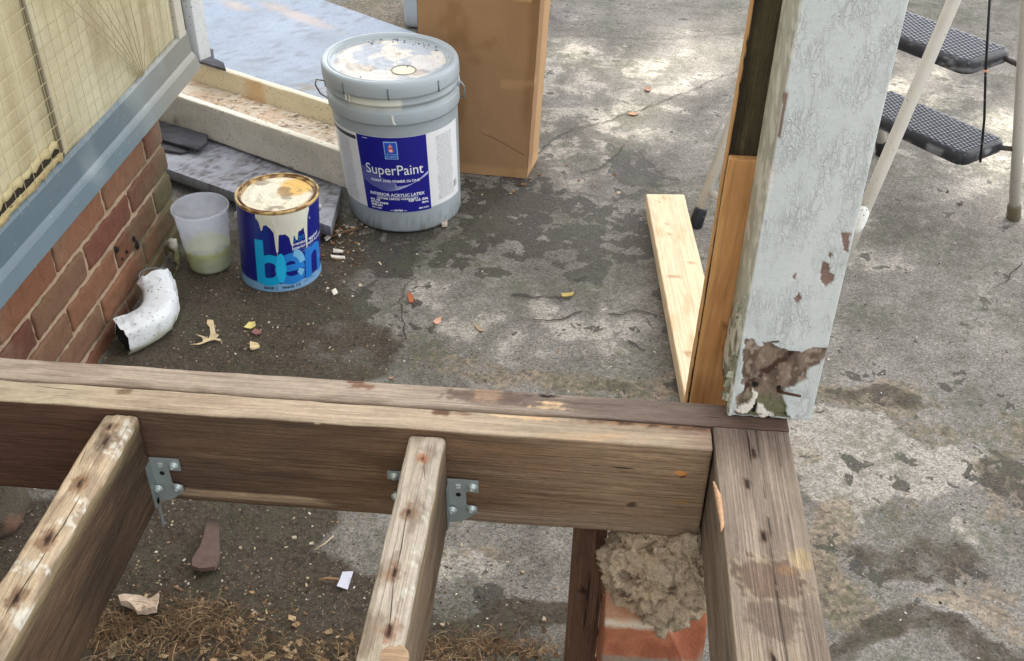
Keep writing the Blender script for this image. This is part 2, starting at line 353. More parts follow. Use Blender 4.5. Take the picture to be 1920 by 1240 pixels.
wet = blobs([(960, 385, 130, 60, .78), (1110, 410, 120, 50, .72), (1190, 320, 65, 40, .7), (1215, 430, 70, 55, .66), (890, 440, 90, 60, .7), (1110, 480, 70, 45, .62), (1020, 470, 60, 40, .5),
             (1245, 560, 34, 130, .7), (1255, 690, 45, 60, .66), (720, 470, 100, 80, .75), (640, 560, 110, 90, .62), (760, 620, 100, 60, .35), (930, 520, 70, 30, .35), (1180, 590, 60, 30, .35),
             (1640, 760, 90, 35, .3), (1760, 1080, 200, 50, .36), (1660, 905, 70, 25, .5), (1700, 1210, 260, 50, .4), (1830, 740, 80, 40, .3), (1600, 960, 60, 25, .35), (1880, 900, 60, 80, .38),
             (350, 1100, 200, 100, .5), (950, 1130, 120, 25, .5), (330, 420, 60, 60, .5), (1240, 395, 40, 20, .4)])
soil = blobs([(400, 640, 260, 110, .85), (560, 560, 120, 110, .62), (330, 560, 70, 100, .9), (640, 660, 130, 60, .6), (470, 470, 200, 50, .75), (500, 520, 160, 60, .8), (390, 540, 90, 60, .8), (660, 470, 40, 55, .7), (620, 430, 60, 40, .8),
              (300, 980, 380, 110, .95), (350, 1130, 420, 120, 1.), (640, 1160, 200, 90, .85), (900, 1190, 200, 60, .75), (60, 1000, 100, 120, 1.), (560, 1010, 120, 50, .75),
              (820, 700, 160, 25, .3), (1130, 1150, 60, 90, .6), (160, 1220, 400, 120, 1.), (1640, 755, 110, 40, .50), (1780, 1060, 210, 55, .50), (1720, 1215, 300, 60, .58), (1800, 660, 80, 60, .34), (1890, 860, 60, 120, .42), (1050, 700, 260, 30, .42)])
soil = np.maximum(soil, sstep(.98, .6, Y)*sstep(.55, .2, X)*1.0)
soil = soil-.7*sstep(1.2, .4, np.sqrt(((X-at(960, 1050)[0])/.13)**2+((Y-at(960, 1050)[1])/.07)**2))
tan = blobs([(1640, 750, 130, 50, .62), (1900, 900, 60, 90, .6), (1560, 1000, 60, 60, .75), (1850, 1150, 130, 25, .75), (1540, 880, 60, 40, .55), (1700, 970, 90, 30, .5), (1740, 800, 130, 30, .55), (1500, 780, 60, 30, .6), (1880, 820, 60, 60, .55), (1650, 1060, 200, 60, .42), (1900, 1130, 90, 80, .55),
             (1000, 700, 280, 40, .6), (800, 660, 90, 30, .45), (1200, 715, 100, 40, .6), (1560, 1120, 70, 70, .7), (700, 25, 80, 40, .7), (640, 1000, 120, 40, .45), (900, 1010, 130, 40, .5)])
tan = np.maximum(tan, .25*fbm(GV, 1.5, 3, 31))
wet = np.maximum(wet-.18*sstep(1.3, .4, np.hypot((X-at(1000, 600)[0])/.3, (Y-at(1000, 600)[1])/.2)), .10*fbm(GV, 2.3, 3, 41))
GV[:, 2] = (fbm(GV, 3, 3, 3)-.5)*.004+soil*(fbm(GV, 40, 3, 4)-.45)*.010
far_ = (np.abs(X) > 3) | (Y > 5) | (Y < -1); GV[far_, 2] = 0
ny = len(gy); i, j = np.meshgrid(np.arange(len(gx)-1), np.arange(ny-1), indexing='ij'); q = (i*ny+j).ravel()
gf = np.stack([q, q+ny, q+ny+1, q+1], 1)
GC = GV.copy()
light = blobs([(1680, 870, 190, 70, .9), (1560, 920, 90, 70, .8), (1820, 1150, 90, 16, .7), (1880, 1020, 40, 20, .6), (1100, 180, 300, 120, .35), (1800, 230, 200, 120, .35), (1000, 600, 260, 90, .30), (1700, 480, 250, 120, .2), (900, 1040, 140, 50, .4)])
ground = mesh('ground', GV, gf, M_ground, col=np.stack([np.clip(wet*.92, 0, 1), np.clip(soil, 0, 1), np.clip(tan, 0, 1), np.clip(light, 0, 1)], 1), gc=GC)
tag(ground, kind='structure')
def gz(x, y):
    i = np.clip(np.searchsorted(gx, x)-1, 0, len(gx)-2); j = np.clip(np.searchsorted(gy, y)-1, 0, ny-2); return GV[i*ny+j, 2]
# cracks in the asphalt: thin jagged fillings lying just above the sheet
def crackline(pts, w0, seed, z=.0035):
    r = random.Random(seed); P = [at(*p)[:2] for p in pts]; Q = []
    for a, b in zip(P[:-1], P[1:]):
        n = max(2, int(np.linalg.norm(b-a)/.012))
        for k in range(n): Q.append(a+(b-a)*k/n)
    Q.append(P[-1]); V = []; Fc = []; off = 0.
    for k, p in enumerate(Q):
        d = Q[min(k+1, len(Q)-1)]-Q[max(k-1, 0)]; d /= np.linalg.norm(d)+1e-9; nrm = np.array([-d[1], d[0]])
        off = off*.75+r.uniform(-.006, .006); p = p+nrm*off; ww = w0*r.uniform(.35, 1.5)*(1-.5*abs(k/len(Q)-.4))
        V += [(*(p+nrm*ww/2), 0), (*(p-nrm*ww/2), 0)]
        if k: Fc.append((2*k-2, 2*k-1, 2*k+1, 2*k))
    V = np.array(V); V[:, 2] = gz(V[:, 0], V[:, 1])+z; return V, Fc
CR = [([(985, 312), (1010, 292), (1045, 262), (1075, 245), (1130, 230), (1170, 218), (1215, 205), (1260, 190), (1310, 165), (1345, 148), (1385, 130), (1440, 110)], .003),
      ([(1030, 70), (1090, 68), (1160, 72), (1230, 75), (1280, 72), (1330, 68), (1390, 66)], .003), ([(1030, 26), (1080, 26), (1130, 30), (1180, 28)], .0025),
      ([(1085, 325), (1130, 315), (1160, 295), (1175, 275)], .003), ([(870, 330), (930, 345), (1000, 355), (1050, 368), (1100, 365), (1170, 385)], .003),
      ([(960, 555), (1010, 562), (1075, 560)], .005), ([(1000, 605), (1050, 600), (1090, 585)], .004), ([(1070, 530), (1100, 520)], .005), ([(1140, 590), (1190, 585), (1240, 590)], .004),
      ([(700, 690), (760, 640), (745, 570), (770, 520)], .003), ([(1690, 12), (1800, 12), (1918, 0)], .003), ([(1690, 60), (1760, 68), (1900, 55)], .002),
      ([(1870, 540), (1890, 520), (1905, 490)], .003), ([(1215, 345), (1240, 350), (1290, 340)], .003), ([(1180, 640), (1210, 660)], .004)]
tag(mesh('pavement_cracks', *join([crackline(p, w_, k) for k, (p, w_) in enumerate(CR)]), M_crack, col=(.055, .05, .04)), kind='structure')
# ================================================================== HOUSE WALL
WX = -.9
wall = thing('house_wall', 'old house wall on the left with brick foundation, blue grey flashing and wire covered panel', 'wall', (WX, 1.0, 0))
courses = [(.293, 1.58), (.2295, 1.481), (.166, 1.582), (.1025, 1.478), (.039, 1.595), (-.0245, 1.48)]
BV = []; BF = []; BC = []; n = 0
for ci, (z0, j0) in enumerate(courses):
    z1 = z0+.0535; k0 = math.ceil((-.6-j0)/.2125); y = j0+k0*.2125
    while y < 2.0:
        a, b = y+.0045, min(y+.2125-.0045, 2.0)
        if b-a > .02:
            V, Fc = rbox(b-a, .1, z1-z0, .006, .005); V = V[:, [1, 0, 2]]*[1, 1, 1]; Fc = Fc[:, ::-1]
            rb_ = fbm(V+y*7, 45, 4, ci)-.5; V[:, 1:] += (rb_*.007)[:, None]*np.sign(V[:, 1:]); V[:, 0] += (fbm(V+y*3, 90, 4, ci)-.5)*.005
            V += [WX-.05+random.uniform(-.0015, .0015), (a+b)/2, (z0+z1)/2]
            base = lin(*random.choice([(128, 88, 64), (120, 78, 56), (134, 96, 72), (106, 64, 48), (122, 90, 68)]))*random.uniform(.75, 1.05)
            C = np.tile(base, (len(V), 1)); f = fbm(V, 14, 3, 3); C = mixc(C, lin(125, 100, 80), sstep(.5, .8, f)*.6)
            moss = sstep(1.72, 1.95, V[:, 1]+(f-.5)*.3)*sstep(.3, .12, V[:, 2]); C = mixc(C, lin(92, 92, 66), moss*.8)
            C = mixc(C, lin(150, 135, 115), sstep(1.9, 2.0, V[:, 1])*.5*sstep(.15, .3, V[:, 2]))
            BV.append(V); BF += (Fc+n).tolist(); BC.append(C); n += len(V)
        y += .2125
mesh('brickwork', np.vstack(BV), BF, M_brick, wall, np.vstack(BC))
V, Fc = rbox(2.6, .12, .4, .01, .003); V = V[:, [1, 0, 2]]; Fc = Fc[:, ::-1]; V += [WX-.0632, .696, .14]
k = V[:, 0] > WX-.01; V[k, 0] += (fbm(V[k], 90, 5, 8)-.72)*.008
C = np.tile(lin(188, 164, 138), (len(V), 1)); C = mixc(C, lin(130, 124, 96), sstep(.6, .9, fbm(V, 12, 3, 2)+.35*sstep(1.7, 2, V[:, 1])))
mesh('mortar', V, Fc, M_mortar, wall, C)
# dark tar spots on the brick
sp = []
for px, py, r in [(218, 468, .006), (236, 472, .0035), (256, 460, .0085), (250, 448, .005), (228, 486, .0025)]:
    c = at(px, py, 'x', WX); v, f = lathe([(0, .003), (r*.6, .0028), (r, 0)], 12); v = np.stack([v[:, 2], v[:, 0]*.8, v[:, 1]*1.3], 1)*(1+.2*vn(v*300)[:, None]); sp.append((v+[WX+.001, c[1], c[2]], f))
mesh('tar_spot', *join(sp), M_dark, wall, (.012, .01, .012))
# flashing
prof = [(-.001, .396), (.006, .390), (.008, .345), (.013, .339), (.016, .334), (.024, .3085), (.022, .3065), (.0, .312)]
ys = np.concatenate([np.arange(-.6, 2.2, .03), [2.2, 2.215]]); V = []; Fc = []; mP = len(prof)
for yy in ys:
    for (dx, z) in prof: V.append((WX+dx+(.0004*math.sin(yy*13)), yy, z+.0005*math.sin(yy*9+1)))
for a in range(len(ys)-1):
    for b in range(mP-1): Fc.append((a*mP+b, a*mP+b+1, (a+1)*mP+b+1, (a+1)*mP+b))
V = np.array(V); C = np.tile(lin(98, 116, 126), (len(V), 1))*.82; C = mixc(C, lin(130, 128, 118), sstep(1.75, 2.1, V[:, 1])*.9); C = mixc(C, lin(150, 160, 160), sstep(.55, .8, fbm(V, 9, 3, 6))*.5)
mesh('flashing', V, Fc, M_metal, wall, C, smooth=False)
# panel boards above
seam = at(80, 155, 'x', WX)[1]
for k_, (a, b) in enumerate([(-.6, seam-.002), (seam+.002, 2.16)]):
    V, Fc = rbox(b-a, .03, 2.0, .02, .003); V = V[:, [1, 0, 2]]; Fc = Fc[:, ::-1]; V += [WX-.017, (a+b)/2, 1.39]
    fr = V[:, 0] > WX-.006; V[fr, 0] += (fbm(V[fr], 8, 3, 3)-.5)*.006
    C = np.tile(lin(188, 180, 148), (len(V), 1)); C = mixc(C, lin(160, 148, 114), sstep(.42, .66, fbm(V*[1, 1.6, .25], 16, 5, 12))*.8)
    C = mixc(C, lin(200, 196, 172), sstep(.55, .8, fbm(V, 5, 3, 19))*.6)
    mesh('panel_board', V, Fc, M_plaster, wall, C*.95)
# broken strip with a dark gap, lower left
g0, g1 = at(0, 398, 'x', WX), at(108, 282, 'x', WX)
def strip(p, q_, w_, th, seed, rough_=.35):
    r = random.Random(seed); m_ = 34; V = []; Fc = []
    for s in range(m_+1):
        c = p+(q_-p)*s/m_; hw = w_*(.5+r.uniform(-rough_, rough_)); z2 = c[2]+hw; z3 = c[2]-w_*(.5+r.uniform(-rough_, rough_))
        V += [(WX-.002, c[1], z2+.002), (WX+th, c[1], z2), (WX+th, c[1], z3), (WX-.002, c[1], z3-.002)]
        if s:
            b = 4*s; Fc += [(b-4+k2, b-3+k2, b+1+k2, b+k2) for k2 in range(3)]
    return np.array(V), Fc
g0 = g0+(g0-g1)*1.0
mesh('dark_gap', *strip(g0, g1, .011, .0020, 2), M_crack, wall, (.02, .014, .008))
V, Fc = strip(g0+[0, 0, -.012], g1+[0, .01, -.012], .010, .0035, 3, .3); mesh('splintered_edge', V, Fc, M_wood, wall, lin(200, 180, 130)*.8)
V, Fc = strip(g0+[0, 0, .012], g1+[0, 0, .012], .012, .0022, 9, .35); mesh('peeling_paint', V, Fc, M_plaster, wall, lin(190, 176, 132)*.9)
a = at(20, 0, 'x', WX); 
V, Fc = tube([(WX+.002, seam+.001, .40), (WX+.003, seam+.002, .5), (WX+.002, seam, .7), (WX+.002, seam, 1.2)], .0035, 6); mesh('seam_bead', V, Fc, M_plaster, wall, lin(160, 150, 128)*.7)
# wire mesh
wires = []
for yy in np.arange(1.0, 2.15, .032):
    wires.append(tube([(WX+.0045+.002*math.sin(yy*9+z*14), yy+.003*math.sin(z*21+yy*5), z) for z in (.39, .5, .62, .75, 1.1)], 0.0006, 4, False))
for zz in np.arange(.41, 1.1, .0254):
    wires.append(tube([(WX+.005+.002*math.sin(y_*9+zz*14), y_, zz+.003*math.sin(y_*7+zz*9)) for y_ in np.arange(1., 2.16, .1)], 0.0006, 4, False))
mesh('wire_mesh', *join(wires), M_chip, wall, lin(178, 166, 132))
fan = []; e0 = at(268, 142, 'x', WX+.006)
for px in (112, 135, 158, 178, 200, 222, 240, 262):
    p1 = at(px, -6, 'x', WX+.008); e1 = e0+[0, (px-190)*.00012, 0]; fan.append(tube([e1, (e1+p1)/2+[.004, 0, 0], p1], .0008, 4, False))
mesh('loose_wires', *join(fan), M_chip, wall, lin(166, 154, 120))
# corner boards
yA, yB, yC, yD = 2.165, 2.205, 2.235, 2.305
def vboard(name, y0, y1, x0, x1, z0, z1, col, m=M_paint2, sl=0.):
    V, Fc = rbox(x1-x0, y1-y0, z1-z0, .02, .002); V += [(x0+x1)/2, (y0+y1)/2, (z0+z1)/2]; V[:, 2] += sl*(V[:, 1]-y0)*(V[:, 2] < z0+.05)
    mesh(name, V, Fc, m, wall, col)
vboard('corner_trim', yA, yB, WX-.03, WX+.006, .355, 2.4, lin(205, 200, 184)*.8)
vboard('corner_groove', yB, yC, WX-.03, WX-.004, .315, 2.4, lin(120, 112, 98)*.5)  # fills the dark groove between the trims; recess shade is put into its colour
vboard('corner_trim', yC, yD, WX-.06, WX+.016, .315, 2.4, lin(208, 212, 212)*.85, sl=-.25)
wall['note'] = ''
del wall['note']
V, Fc = join([box((WX-1.04, .70, .15), (2.0, 2.56, .3)), box((WX-1.04, .78, 1.355), (2.0, 2.75, 2.09))]); mesh('wall_core', V, Fc, M_plaster, wall, lin(150, 140, 120)*.5, smooth=False)
# ================================================================== DECK FRAME
ZT = .46
deck = thing('deck_frame', 'weathered bare wooden deck framing with doubled rim board, joists and corner beam', 'deck frame', (-.3, .9, 0))
def board(name, p0, p1, W, T, parent, m, paint, up=(0, 0, 1), step=.0022, r=.003, warp=.0015, **kw):
    """board whose top centre line runs p0->p1; W across, T down"""
    p0 = np.array(p0, float); p1 = np.array(p1, float); L = np.linalg.norm(p1-p0); R, c = frame((p0+p1)/2, p1-p0, up)
    V, Fc = rbox(L, W, T, step, r, sx=step*1.5); V[:, 2] -= T/2; G = V.copy()
    N_ = fbm(V*[1, 5, 5]+p0, 18, 3, 1)-.5; N2 = fbm(V*[1, 5, 5]+p0+5, 18, 3, 2)-.5
    V[:, 1] += N_*warp*2; V[:, 2] += N2*warp*2
    Wd = V@R.T+c; C = paint(Wd, G); return mesh(name, Wd, Fc, m, parent, C, gc=G+[p0[0]*3, p0[1]*2, p0[2]*5])
def spot(P, c, rx, ry=None, ax=(0, 1), soft=.5, seed=0, jit=.7):
    ry = ry or rx; a, b = ax; d = np.sqrt(((P[:, a]-c[a])/rx)**2+((P[:, b]-c[b])/ry)**2)+(fbm(P, 160, 4, seed)-.5)*jit*2.6
    return sstep(1., 1.-soft, d)
def T_(px, py, z=ZT): return at(px, py, 'z', z)
def Fp(px, py, y=.89): return at(px, py, 'y', y)
# back rim
def p_back(P, G):
    n = len(P); C = np.tile(lin(170, 154, 138), (n, 1)); f = fbm(P*[1, 6, 6], 12, 5, 3); C = mixc(C, lin(140, 122, 108), sstep(.45, .62, f)*.6)
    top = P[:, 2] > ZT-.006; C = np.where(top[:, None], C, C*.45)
    C = mixc(C, lin(104, 88, 82), sstep(-.12, .02, P[:, 0]+(f-.5)*.25)*.7)
    C = mixc(C, lin(86, 66, 56), sstep(.1, .2, P[:, 0])*.9)
    for px, py, a, b, cc, am in [(680, 722, .016, .008, (120, 78, 52), .8), (870, 742, .03, .012, (84, 66, 56), .7), (960, 745, .03, .014, (90, 70, 60), .6), (915, 738, .02, .02, (170, 136, 108), .6),
                                 (1040, 757, .022, .004, (225, 190, 150), .9), (1035, 765, .03, .003, (230, 200, 160), .8), (1025, 742, .016, .004, (30, 20, 14), 1.), (660, 716, .008, .004, (110, 60, 38), .8)]:
        C = mixc(C, lin(*cc), spot(P, T_(px, py), a, b, seed=px)*am)
    return np.hstack([C*1.0, np.ones((n, 1))])
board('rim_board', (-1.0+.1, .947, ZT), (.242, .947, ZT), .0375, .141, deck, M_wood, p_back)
def p_front(P, G):
    n = len(P); f = fbm(P*[1, 7, 7], 10, 4, 13); C = np.tile(lin(184, 165, 142), (n, 1)); C = mixc(C, lin(164, 154, 128), sstep(-.45, -.62, P[:, 0])*.4); C = mixc(C, lin(154, 134, 114), sstep(.5, .75, f)*.5)
    C = mixc(C, lin(206, 172, 136), sstep(-.1, .1, P[:, 0])*sstep(.45, .6, fbm(P*[1, 4, 4], 14, 3, 5))*.8)
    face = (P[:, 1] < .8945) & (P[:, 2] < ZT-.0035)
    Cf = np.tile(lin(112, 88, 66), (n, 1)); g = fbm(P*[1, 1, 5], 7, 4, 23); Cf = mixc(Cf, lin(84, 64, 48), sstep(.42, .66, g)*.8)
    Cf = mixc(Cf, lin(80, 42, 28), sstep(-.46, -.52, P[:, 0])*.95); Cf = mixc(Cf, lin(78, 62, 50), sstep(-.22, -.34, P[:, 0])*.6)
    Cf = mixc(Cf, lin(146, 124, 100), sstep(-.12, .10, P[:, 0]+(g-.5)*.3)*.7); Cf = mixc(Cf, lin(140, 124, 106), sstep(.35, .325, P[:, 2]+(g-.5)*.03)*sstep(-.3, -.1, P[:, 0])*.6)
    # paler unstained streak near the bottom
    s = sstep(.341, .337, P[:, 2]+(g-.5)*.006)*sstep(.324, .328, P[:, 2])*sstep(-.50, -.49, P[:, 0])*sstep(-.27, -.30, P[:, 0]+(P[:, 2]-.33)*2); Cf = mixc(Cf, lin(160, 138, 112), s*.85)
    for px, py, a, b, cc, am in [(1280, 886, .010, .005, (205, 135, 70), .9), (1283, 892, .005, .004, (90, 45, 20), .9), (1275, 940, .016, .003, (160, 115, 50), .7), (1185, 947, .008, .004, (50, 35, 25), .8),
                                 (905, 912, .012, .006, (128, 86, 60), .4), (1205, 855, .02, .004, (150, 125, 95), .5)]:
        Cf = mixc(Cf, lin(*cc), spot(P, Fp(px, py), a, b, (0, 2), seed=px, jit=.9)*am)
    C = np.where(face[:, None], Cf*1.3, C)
    top = ~face
    for px, py, a, b, cc, am in [(232, 731, .014, .006, (104, 82, 58), .8), (828, 772, .016, .007, (96, 60, 40), .9), (868, 774, .012, .004, (130, 92, 66), .7), (1000, 782, .035, .006, (226, 190, 148), .9), (950, 778, .03, .004, (230, 200, 160), .8)]:
        C = mixc(C, lin(*cc), spot(P, T_(px, py), a, b, seed=px)*am*top)
    # crumbling rot along the seam near the beam
    s = sstep(.915, .921, P[:, 1]+(fbm(P, 60, 3, 3)-.5)*.016)*sstep(-.02, .05, P[:, 0]); C = mixc(C, lin(140, 98, 60), s*.8*top); s2 = s*sstep(.5, .6, fbm(P, 150, 3, 6)); C = mixc(C, lin(70, 44, 28), s2*.8*top)
    C = mixc(C, lin(120, 86, 74), sstep(.09, .155, P[:, 0])*.45*top)
    return np.hstack([C, np.ones((n, 1))])
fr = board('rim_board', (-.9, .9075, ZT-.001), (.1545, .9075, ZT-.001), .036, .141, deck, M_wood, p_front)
# beam
def p_beam(P, G):
    n = len(P); f = fbm(P*[6, 1, 6], 8, 4, 33); C = np.tile(lin(160, 144, 128), (n, 1)); C = mixc(C, lin(128, 112, 100), sstep(.4, .7, f)*.8)
    C = mixc(C, lin(96, 78, 70), sstep(.84, .91, P[:, 1])*.6); C = mixc(C, lin(172, 152, 130), sstep(.66, .55, P[:, 1]+(f-.5)*.2)*.5)
    top = P[:, 2] > ZT-.005
    for px, py, a, b, cc, am, ol in [(1440, 1085, .048, .035, (112, 88, 72), .75, 1), (1450, 1160, .03, .03, (92, 74, 62), .6, 0), (1500, 1050, .014, .016, (190, 165, 125), .7, 0), (1475, 1070, .012, .007, (150, 116, 84), .7, 0)]:
        s = spot(P, T_(px, py), a, b, seed=px, jit=.45, soft=.4); C = mixc(C, lin(*cc), s*am*top)
        if ol: o = s*(1-s)*4; C = mixc(C, lin(190, 174, 148), np.clip(o, 0, 1)**2*.5*top)
    for px, py in [(1413, 850), (1401, 908), (1432, 1008), (1450, 1236)]:
        c = T_(px, py); C = mixc(C, lin(104, 74, 54), spot(P, c, .006, .012, seed=px)*.55*top); C = mixc(C, lin(38, 20, 12), spot(P, c, .0025, .010, seed=px+1, jit=.4)*top)
    c0 = T_(1430, 900)[0]; cl = np.abs(P[:, 0]-c0-(fbm(P*[0, 1, 0], 12, 3, 2)-.5)*.008); C = mixc(C, lin(46, 34, 28), sstep(.0014, .0004, cl)*.9*top*(vn(P*[0, 30, 0], 5) > .25))
    cl2 = np.abs(P[:, 0]-c0-.022-(fbm(P*[0, 1, 0], 9, 3, 7)-.5)*.01); C = mixc(C, lin(60, 46, 40), sstep(.0012, .0004, cl2)*.6*top*(vn(P*[0, 18, 0], 9) > .5))
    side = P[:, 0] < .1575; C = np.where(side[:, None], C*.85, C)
    return np.hstack([C, np.ones((n, 1))])
board('corner_beam', (.199, .9265, ZT), (.201, -.1, ZT), .0845, .141, deck, M_ridged, p_beam, step=.0022, warp=.001)
# sliver pulling off the beam's left edge
v1_, f1_ = tube([T_(1338, 905), T_(1346, 930), T_(1350, 955), T_(1354, 985), T_(1352, 998)], [.001, .0032, .003, .0022, .0008], 6); v1_[:, 2] += .001
mesh('lifting_splinter', v1_, f1_, M_wood, deck, lin(206, 165, 130))
# joists
def joist_paint(holes, side_col, top_col, wht):
    def f_(P, G):
        n = len(P); zt = P[:, 2].max(); top = P[:, 2] > zt-.008; f = fbm(P*[6, 1, 6], 9, 4, 43); C = np.tile(lin(*top_col), (n, 1)); C = mixc(C, lin(154, 140, 118), sstep(.45, .6, f)*.6); C = mixc(C, lin(118, 98, 80), sstep(.52, .64, fbm(P*[2.5, 1, 1], 26, 5, 3))*.55)
        for px, py, a, b in wht:
            C = mixc(C, lin(206, 202, 190), spot(P, T_(px, py, zt), a*1.2, b*1.2, seed=px, jit=1.4, soft=.15)*sstep(.42, .52, fbm(P, 260, 3, px))*.8)
        for px, py, col, s in holes:
            c = T_(px, py, zt); C = mixc(C, lin(*col), spot(P, c, .012*s, .017*s, seed=px, jit=.7)*.75*top); C = mixc(C, lin(50, 26, 16), spot(P, c, .0036*s, .009*s, seed=px+1, jit=.5)*top)
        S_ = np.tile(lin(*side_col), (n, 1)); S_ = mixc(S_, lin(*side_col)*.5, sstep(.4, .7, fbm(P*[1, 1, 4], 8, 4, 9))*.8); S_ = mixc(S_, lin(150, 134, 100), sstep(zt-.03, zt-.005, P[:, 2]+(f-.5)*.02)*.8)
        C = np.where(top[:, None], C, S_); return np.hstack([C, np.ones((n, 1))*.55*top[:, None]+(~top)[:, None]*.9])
    return f_
zj = .452
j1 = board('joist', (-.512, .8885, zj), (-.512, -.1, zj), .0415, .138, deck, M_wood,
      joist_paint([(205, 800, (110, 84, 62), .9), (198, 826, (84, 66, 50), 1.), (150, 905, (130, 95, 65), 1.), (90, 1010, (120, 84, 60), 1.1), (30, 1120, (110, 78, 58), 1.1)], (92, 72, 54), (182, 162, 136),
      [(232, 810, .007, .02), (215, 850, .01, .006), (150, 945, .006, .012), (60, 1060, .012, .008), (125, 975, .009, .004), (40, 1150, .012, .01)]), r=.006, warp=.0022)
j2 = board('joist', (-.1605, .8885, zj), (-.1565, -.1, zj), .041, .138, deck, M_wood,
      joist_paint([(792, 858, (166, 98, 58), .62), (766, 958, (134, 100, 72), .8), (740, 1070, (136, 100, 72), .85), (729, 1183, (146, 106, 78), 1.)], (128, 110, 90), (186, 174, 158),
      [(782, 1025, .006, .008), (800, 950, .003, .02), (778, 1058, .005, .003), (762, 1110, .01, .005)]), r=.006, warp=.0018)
# a long drying check down each joist
for par, pts in ((j1, [(150, 930), (118, 985), (60, 1075), (10, 1150)]), (j2, [(795, 870), (797, 900)]), (j2, [(762, 965), (752, 1030), (745, 1060)]), (j2, [(738, 1085), (733, 1150), (730, 1175)])):
    P = [T_(x, y, zj+.0012) for x, y in pts]; V, Fc = tube(P, [.0002]+[.00045]*(len(P)-2)+[.0002], 4); V[:, 2] = zj+.0006+(V[:, 2]-V[:, 2].min())*.3
    mesh('drying_crack', V, Fc, M_crack, par, (.03, .018, .012))
V, Fc = lathe([(0, .0012), (.010, .001), (.014, 0)], 20, T_(738, 1232, zj)); mesh('knot', V, Fc, M_wood, j2, lin(168, 140, 112))
# hangers
def hanger(xj, side, parts_side=True):
    """xj = joist centre; visible flange on the given side of the joist"""
    h = link(bpy.data.objects.new('joist_hanger', None)); h.parent = deck; h.empty_display_size = .02
    yf = .8865; s = side; x0 = xj+s*.021
    poly = [(0, .389), (.036, .389), (.036, .371), (.0215, .371), (.0215, .349), (.034, .347), (.034, .338), (.016, .322), (0, .319)]
    V = [(x0+s*a, yf, z) for a, z in poly]+[(x0+s*a, yf-.0016, z) for a, z in poly]; n = len(poly)
    Fc = [tuple(range(n)), tuple(range(n, 2*n))[::-1]]+[(i, n+i, n+(i+1) % n, (i+1) % n) for i in range(n)]
    mesh('flange', V, Fc, M_galv, h, lin(164, 174, 172), smooth=False)
    V, Fc = join([box((x0+s*.0009, yf-.008, .352), (.0014, .014, .066))]+([box((x0+s*.0009, yf-.006, .305), (.0014, .006, .045))] if xj < -.3 else [])); 
    mesh('side_plate', V, Fc, M_galv, h, lin(140, 150, 148), smooth=False)
    for a, z in ((.029, .380), (.028, .345), (.003, .343)):
        V, Fc = lathe([(.0045, 0), (.0058, .001), (.0058, .0018), (.0036, .002), (.0032, .0052), (.0018, .0056), (.0016, .0046), (0, .0046)], 12); V = np.stack([V[:, 0], -V[:, 2], V[:, 1]], 1)+[x0+s*(a+(.002 if a < .01 else 0)), yf-.0016, z]
        if a < .01: V[:, 1] -= .002
        mesh('screw', V, Fc, M_galv, h, lin(196, 208, 206))
    V, Fc = join([lathe([(0, .0006), (.003, .0004), (.003, 0)], 10)]); V = np.stack([V[:, 0], -V[:, 2], V[:, 1]], 1)+[x0+s*.0125, yf-.0018, .366]
    mesh('nail_hole', V, Fc, M_crack, h, (.01, .01, .01))
    V, Fc = join([box((x0+s*.0125, yf-.0022, .381), (.0055, .0012, .0014)), box((x0+s*.0125, yf-.0022, .377), (.0045, .0012, .0014))]); mesh('stamped_slot', V, Fc, M_galv, h, lin(225, 232, 230), smooth=False)
hanger(-.512, 1); hanger(-.1605, 1)
h2 = link(bpy.data.objects.new('joist_hanger', None)); h2.parent = deck
for bb_ in (box((-.195, .8858, .3885), (.028, .0016, .012)), box((-.192, .8858, .356), (.022, .0016, .012))): mesh('flange', *bb_, M_galv, h2, lin(164, 174, 172), smooth=False)
for z in (.3885, .356):
    V, Fc = lathe([(.0045, 0), (.0055, .001), (.0055, .0018), (.0034, .002), (.003, .005), (0, .005)], 12); V = np.stack([V[:, 0], -V[:, 2], V[:, 1]], 1)+[-.2005, .885, z]; mesh('screw', V, Fc, M_galv, h2, lin(196, 208, 206))
# ================================================================== POST
PX0, PX1, PY0, PY1 = .1735, .2665, .943, 1.031; ZP = ZT+.001
post = thing('porch_post', 'peeling pale grey green porch post with rotten base standing on deck corner', 'post', (.22, .985, ZP))
def zpt(x, y): p = at(1340+x/5.392, 600+y/5.392, 'y', PY0); return (p[0], p[2])
bare = [zpt(*p) for p in [(300, 200), (340, 175), (400, 190), (405, 260), (440, 290), (480, 260), (470, 225), (640, 215), (650, 240), (560, 258), (640, 285), (760, 300), (880, 340), (1000, 290), (1135, 280), (1125, 380), (1060, 430), (990, 490), (940, 520), (940, 590), (900, 620), (800, 690), (730, 710), (690, 750), (690, 800), (740, 870), (740, 1060), (400, 1060), (240, 1020), (200, 930), (230, 800), (300, 690), (270, 560), (300, 420)]]
wp1 = [zpt(*p) for p in [(395, 700), (440, 740), (410, 830), (330, 950), (270, 970), (215, 925), (250, 870), (330, 850), (380, 760)]]
wp2 = [zpt(*p) for p in [(430, 845), (480, 870), (520, 935), (605, 965), (590, 990), (450, 1000), (415, 930)]]
chips = [[at(x, y, 'y', PY0)[[0, 2]] for x, y in pl] for pl in ([(1578, 438), (1596, 434), (1590, 475), (1582, 470)], [(1543, 490), (1556, 496), (1556, 512), (1566, 515), (1562, 528), (1548, 538), (1538, 525)], [(1488, 560), (1500, 548), (1502, 562), (1494, 568)], [(1555, 472), (1563, 478), (1556, 484)], [(1484, 520), (1492, 512), (1490, 526)], [(1470, 170), (1480, 172), (1470, 220), (1462, 262), (1458, 262)])]
H = 1.75
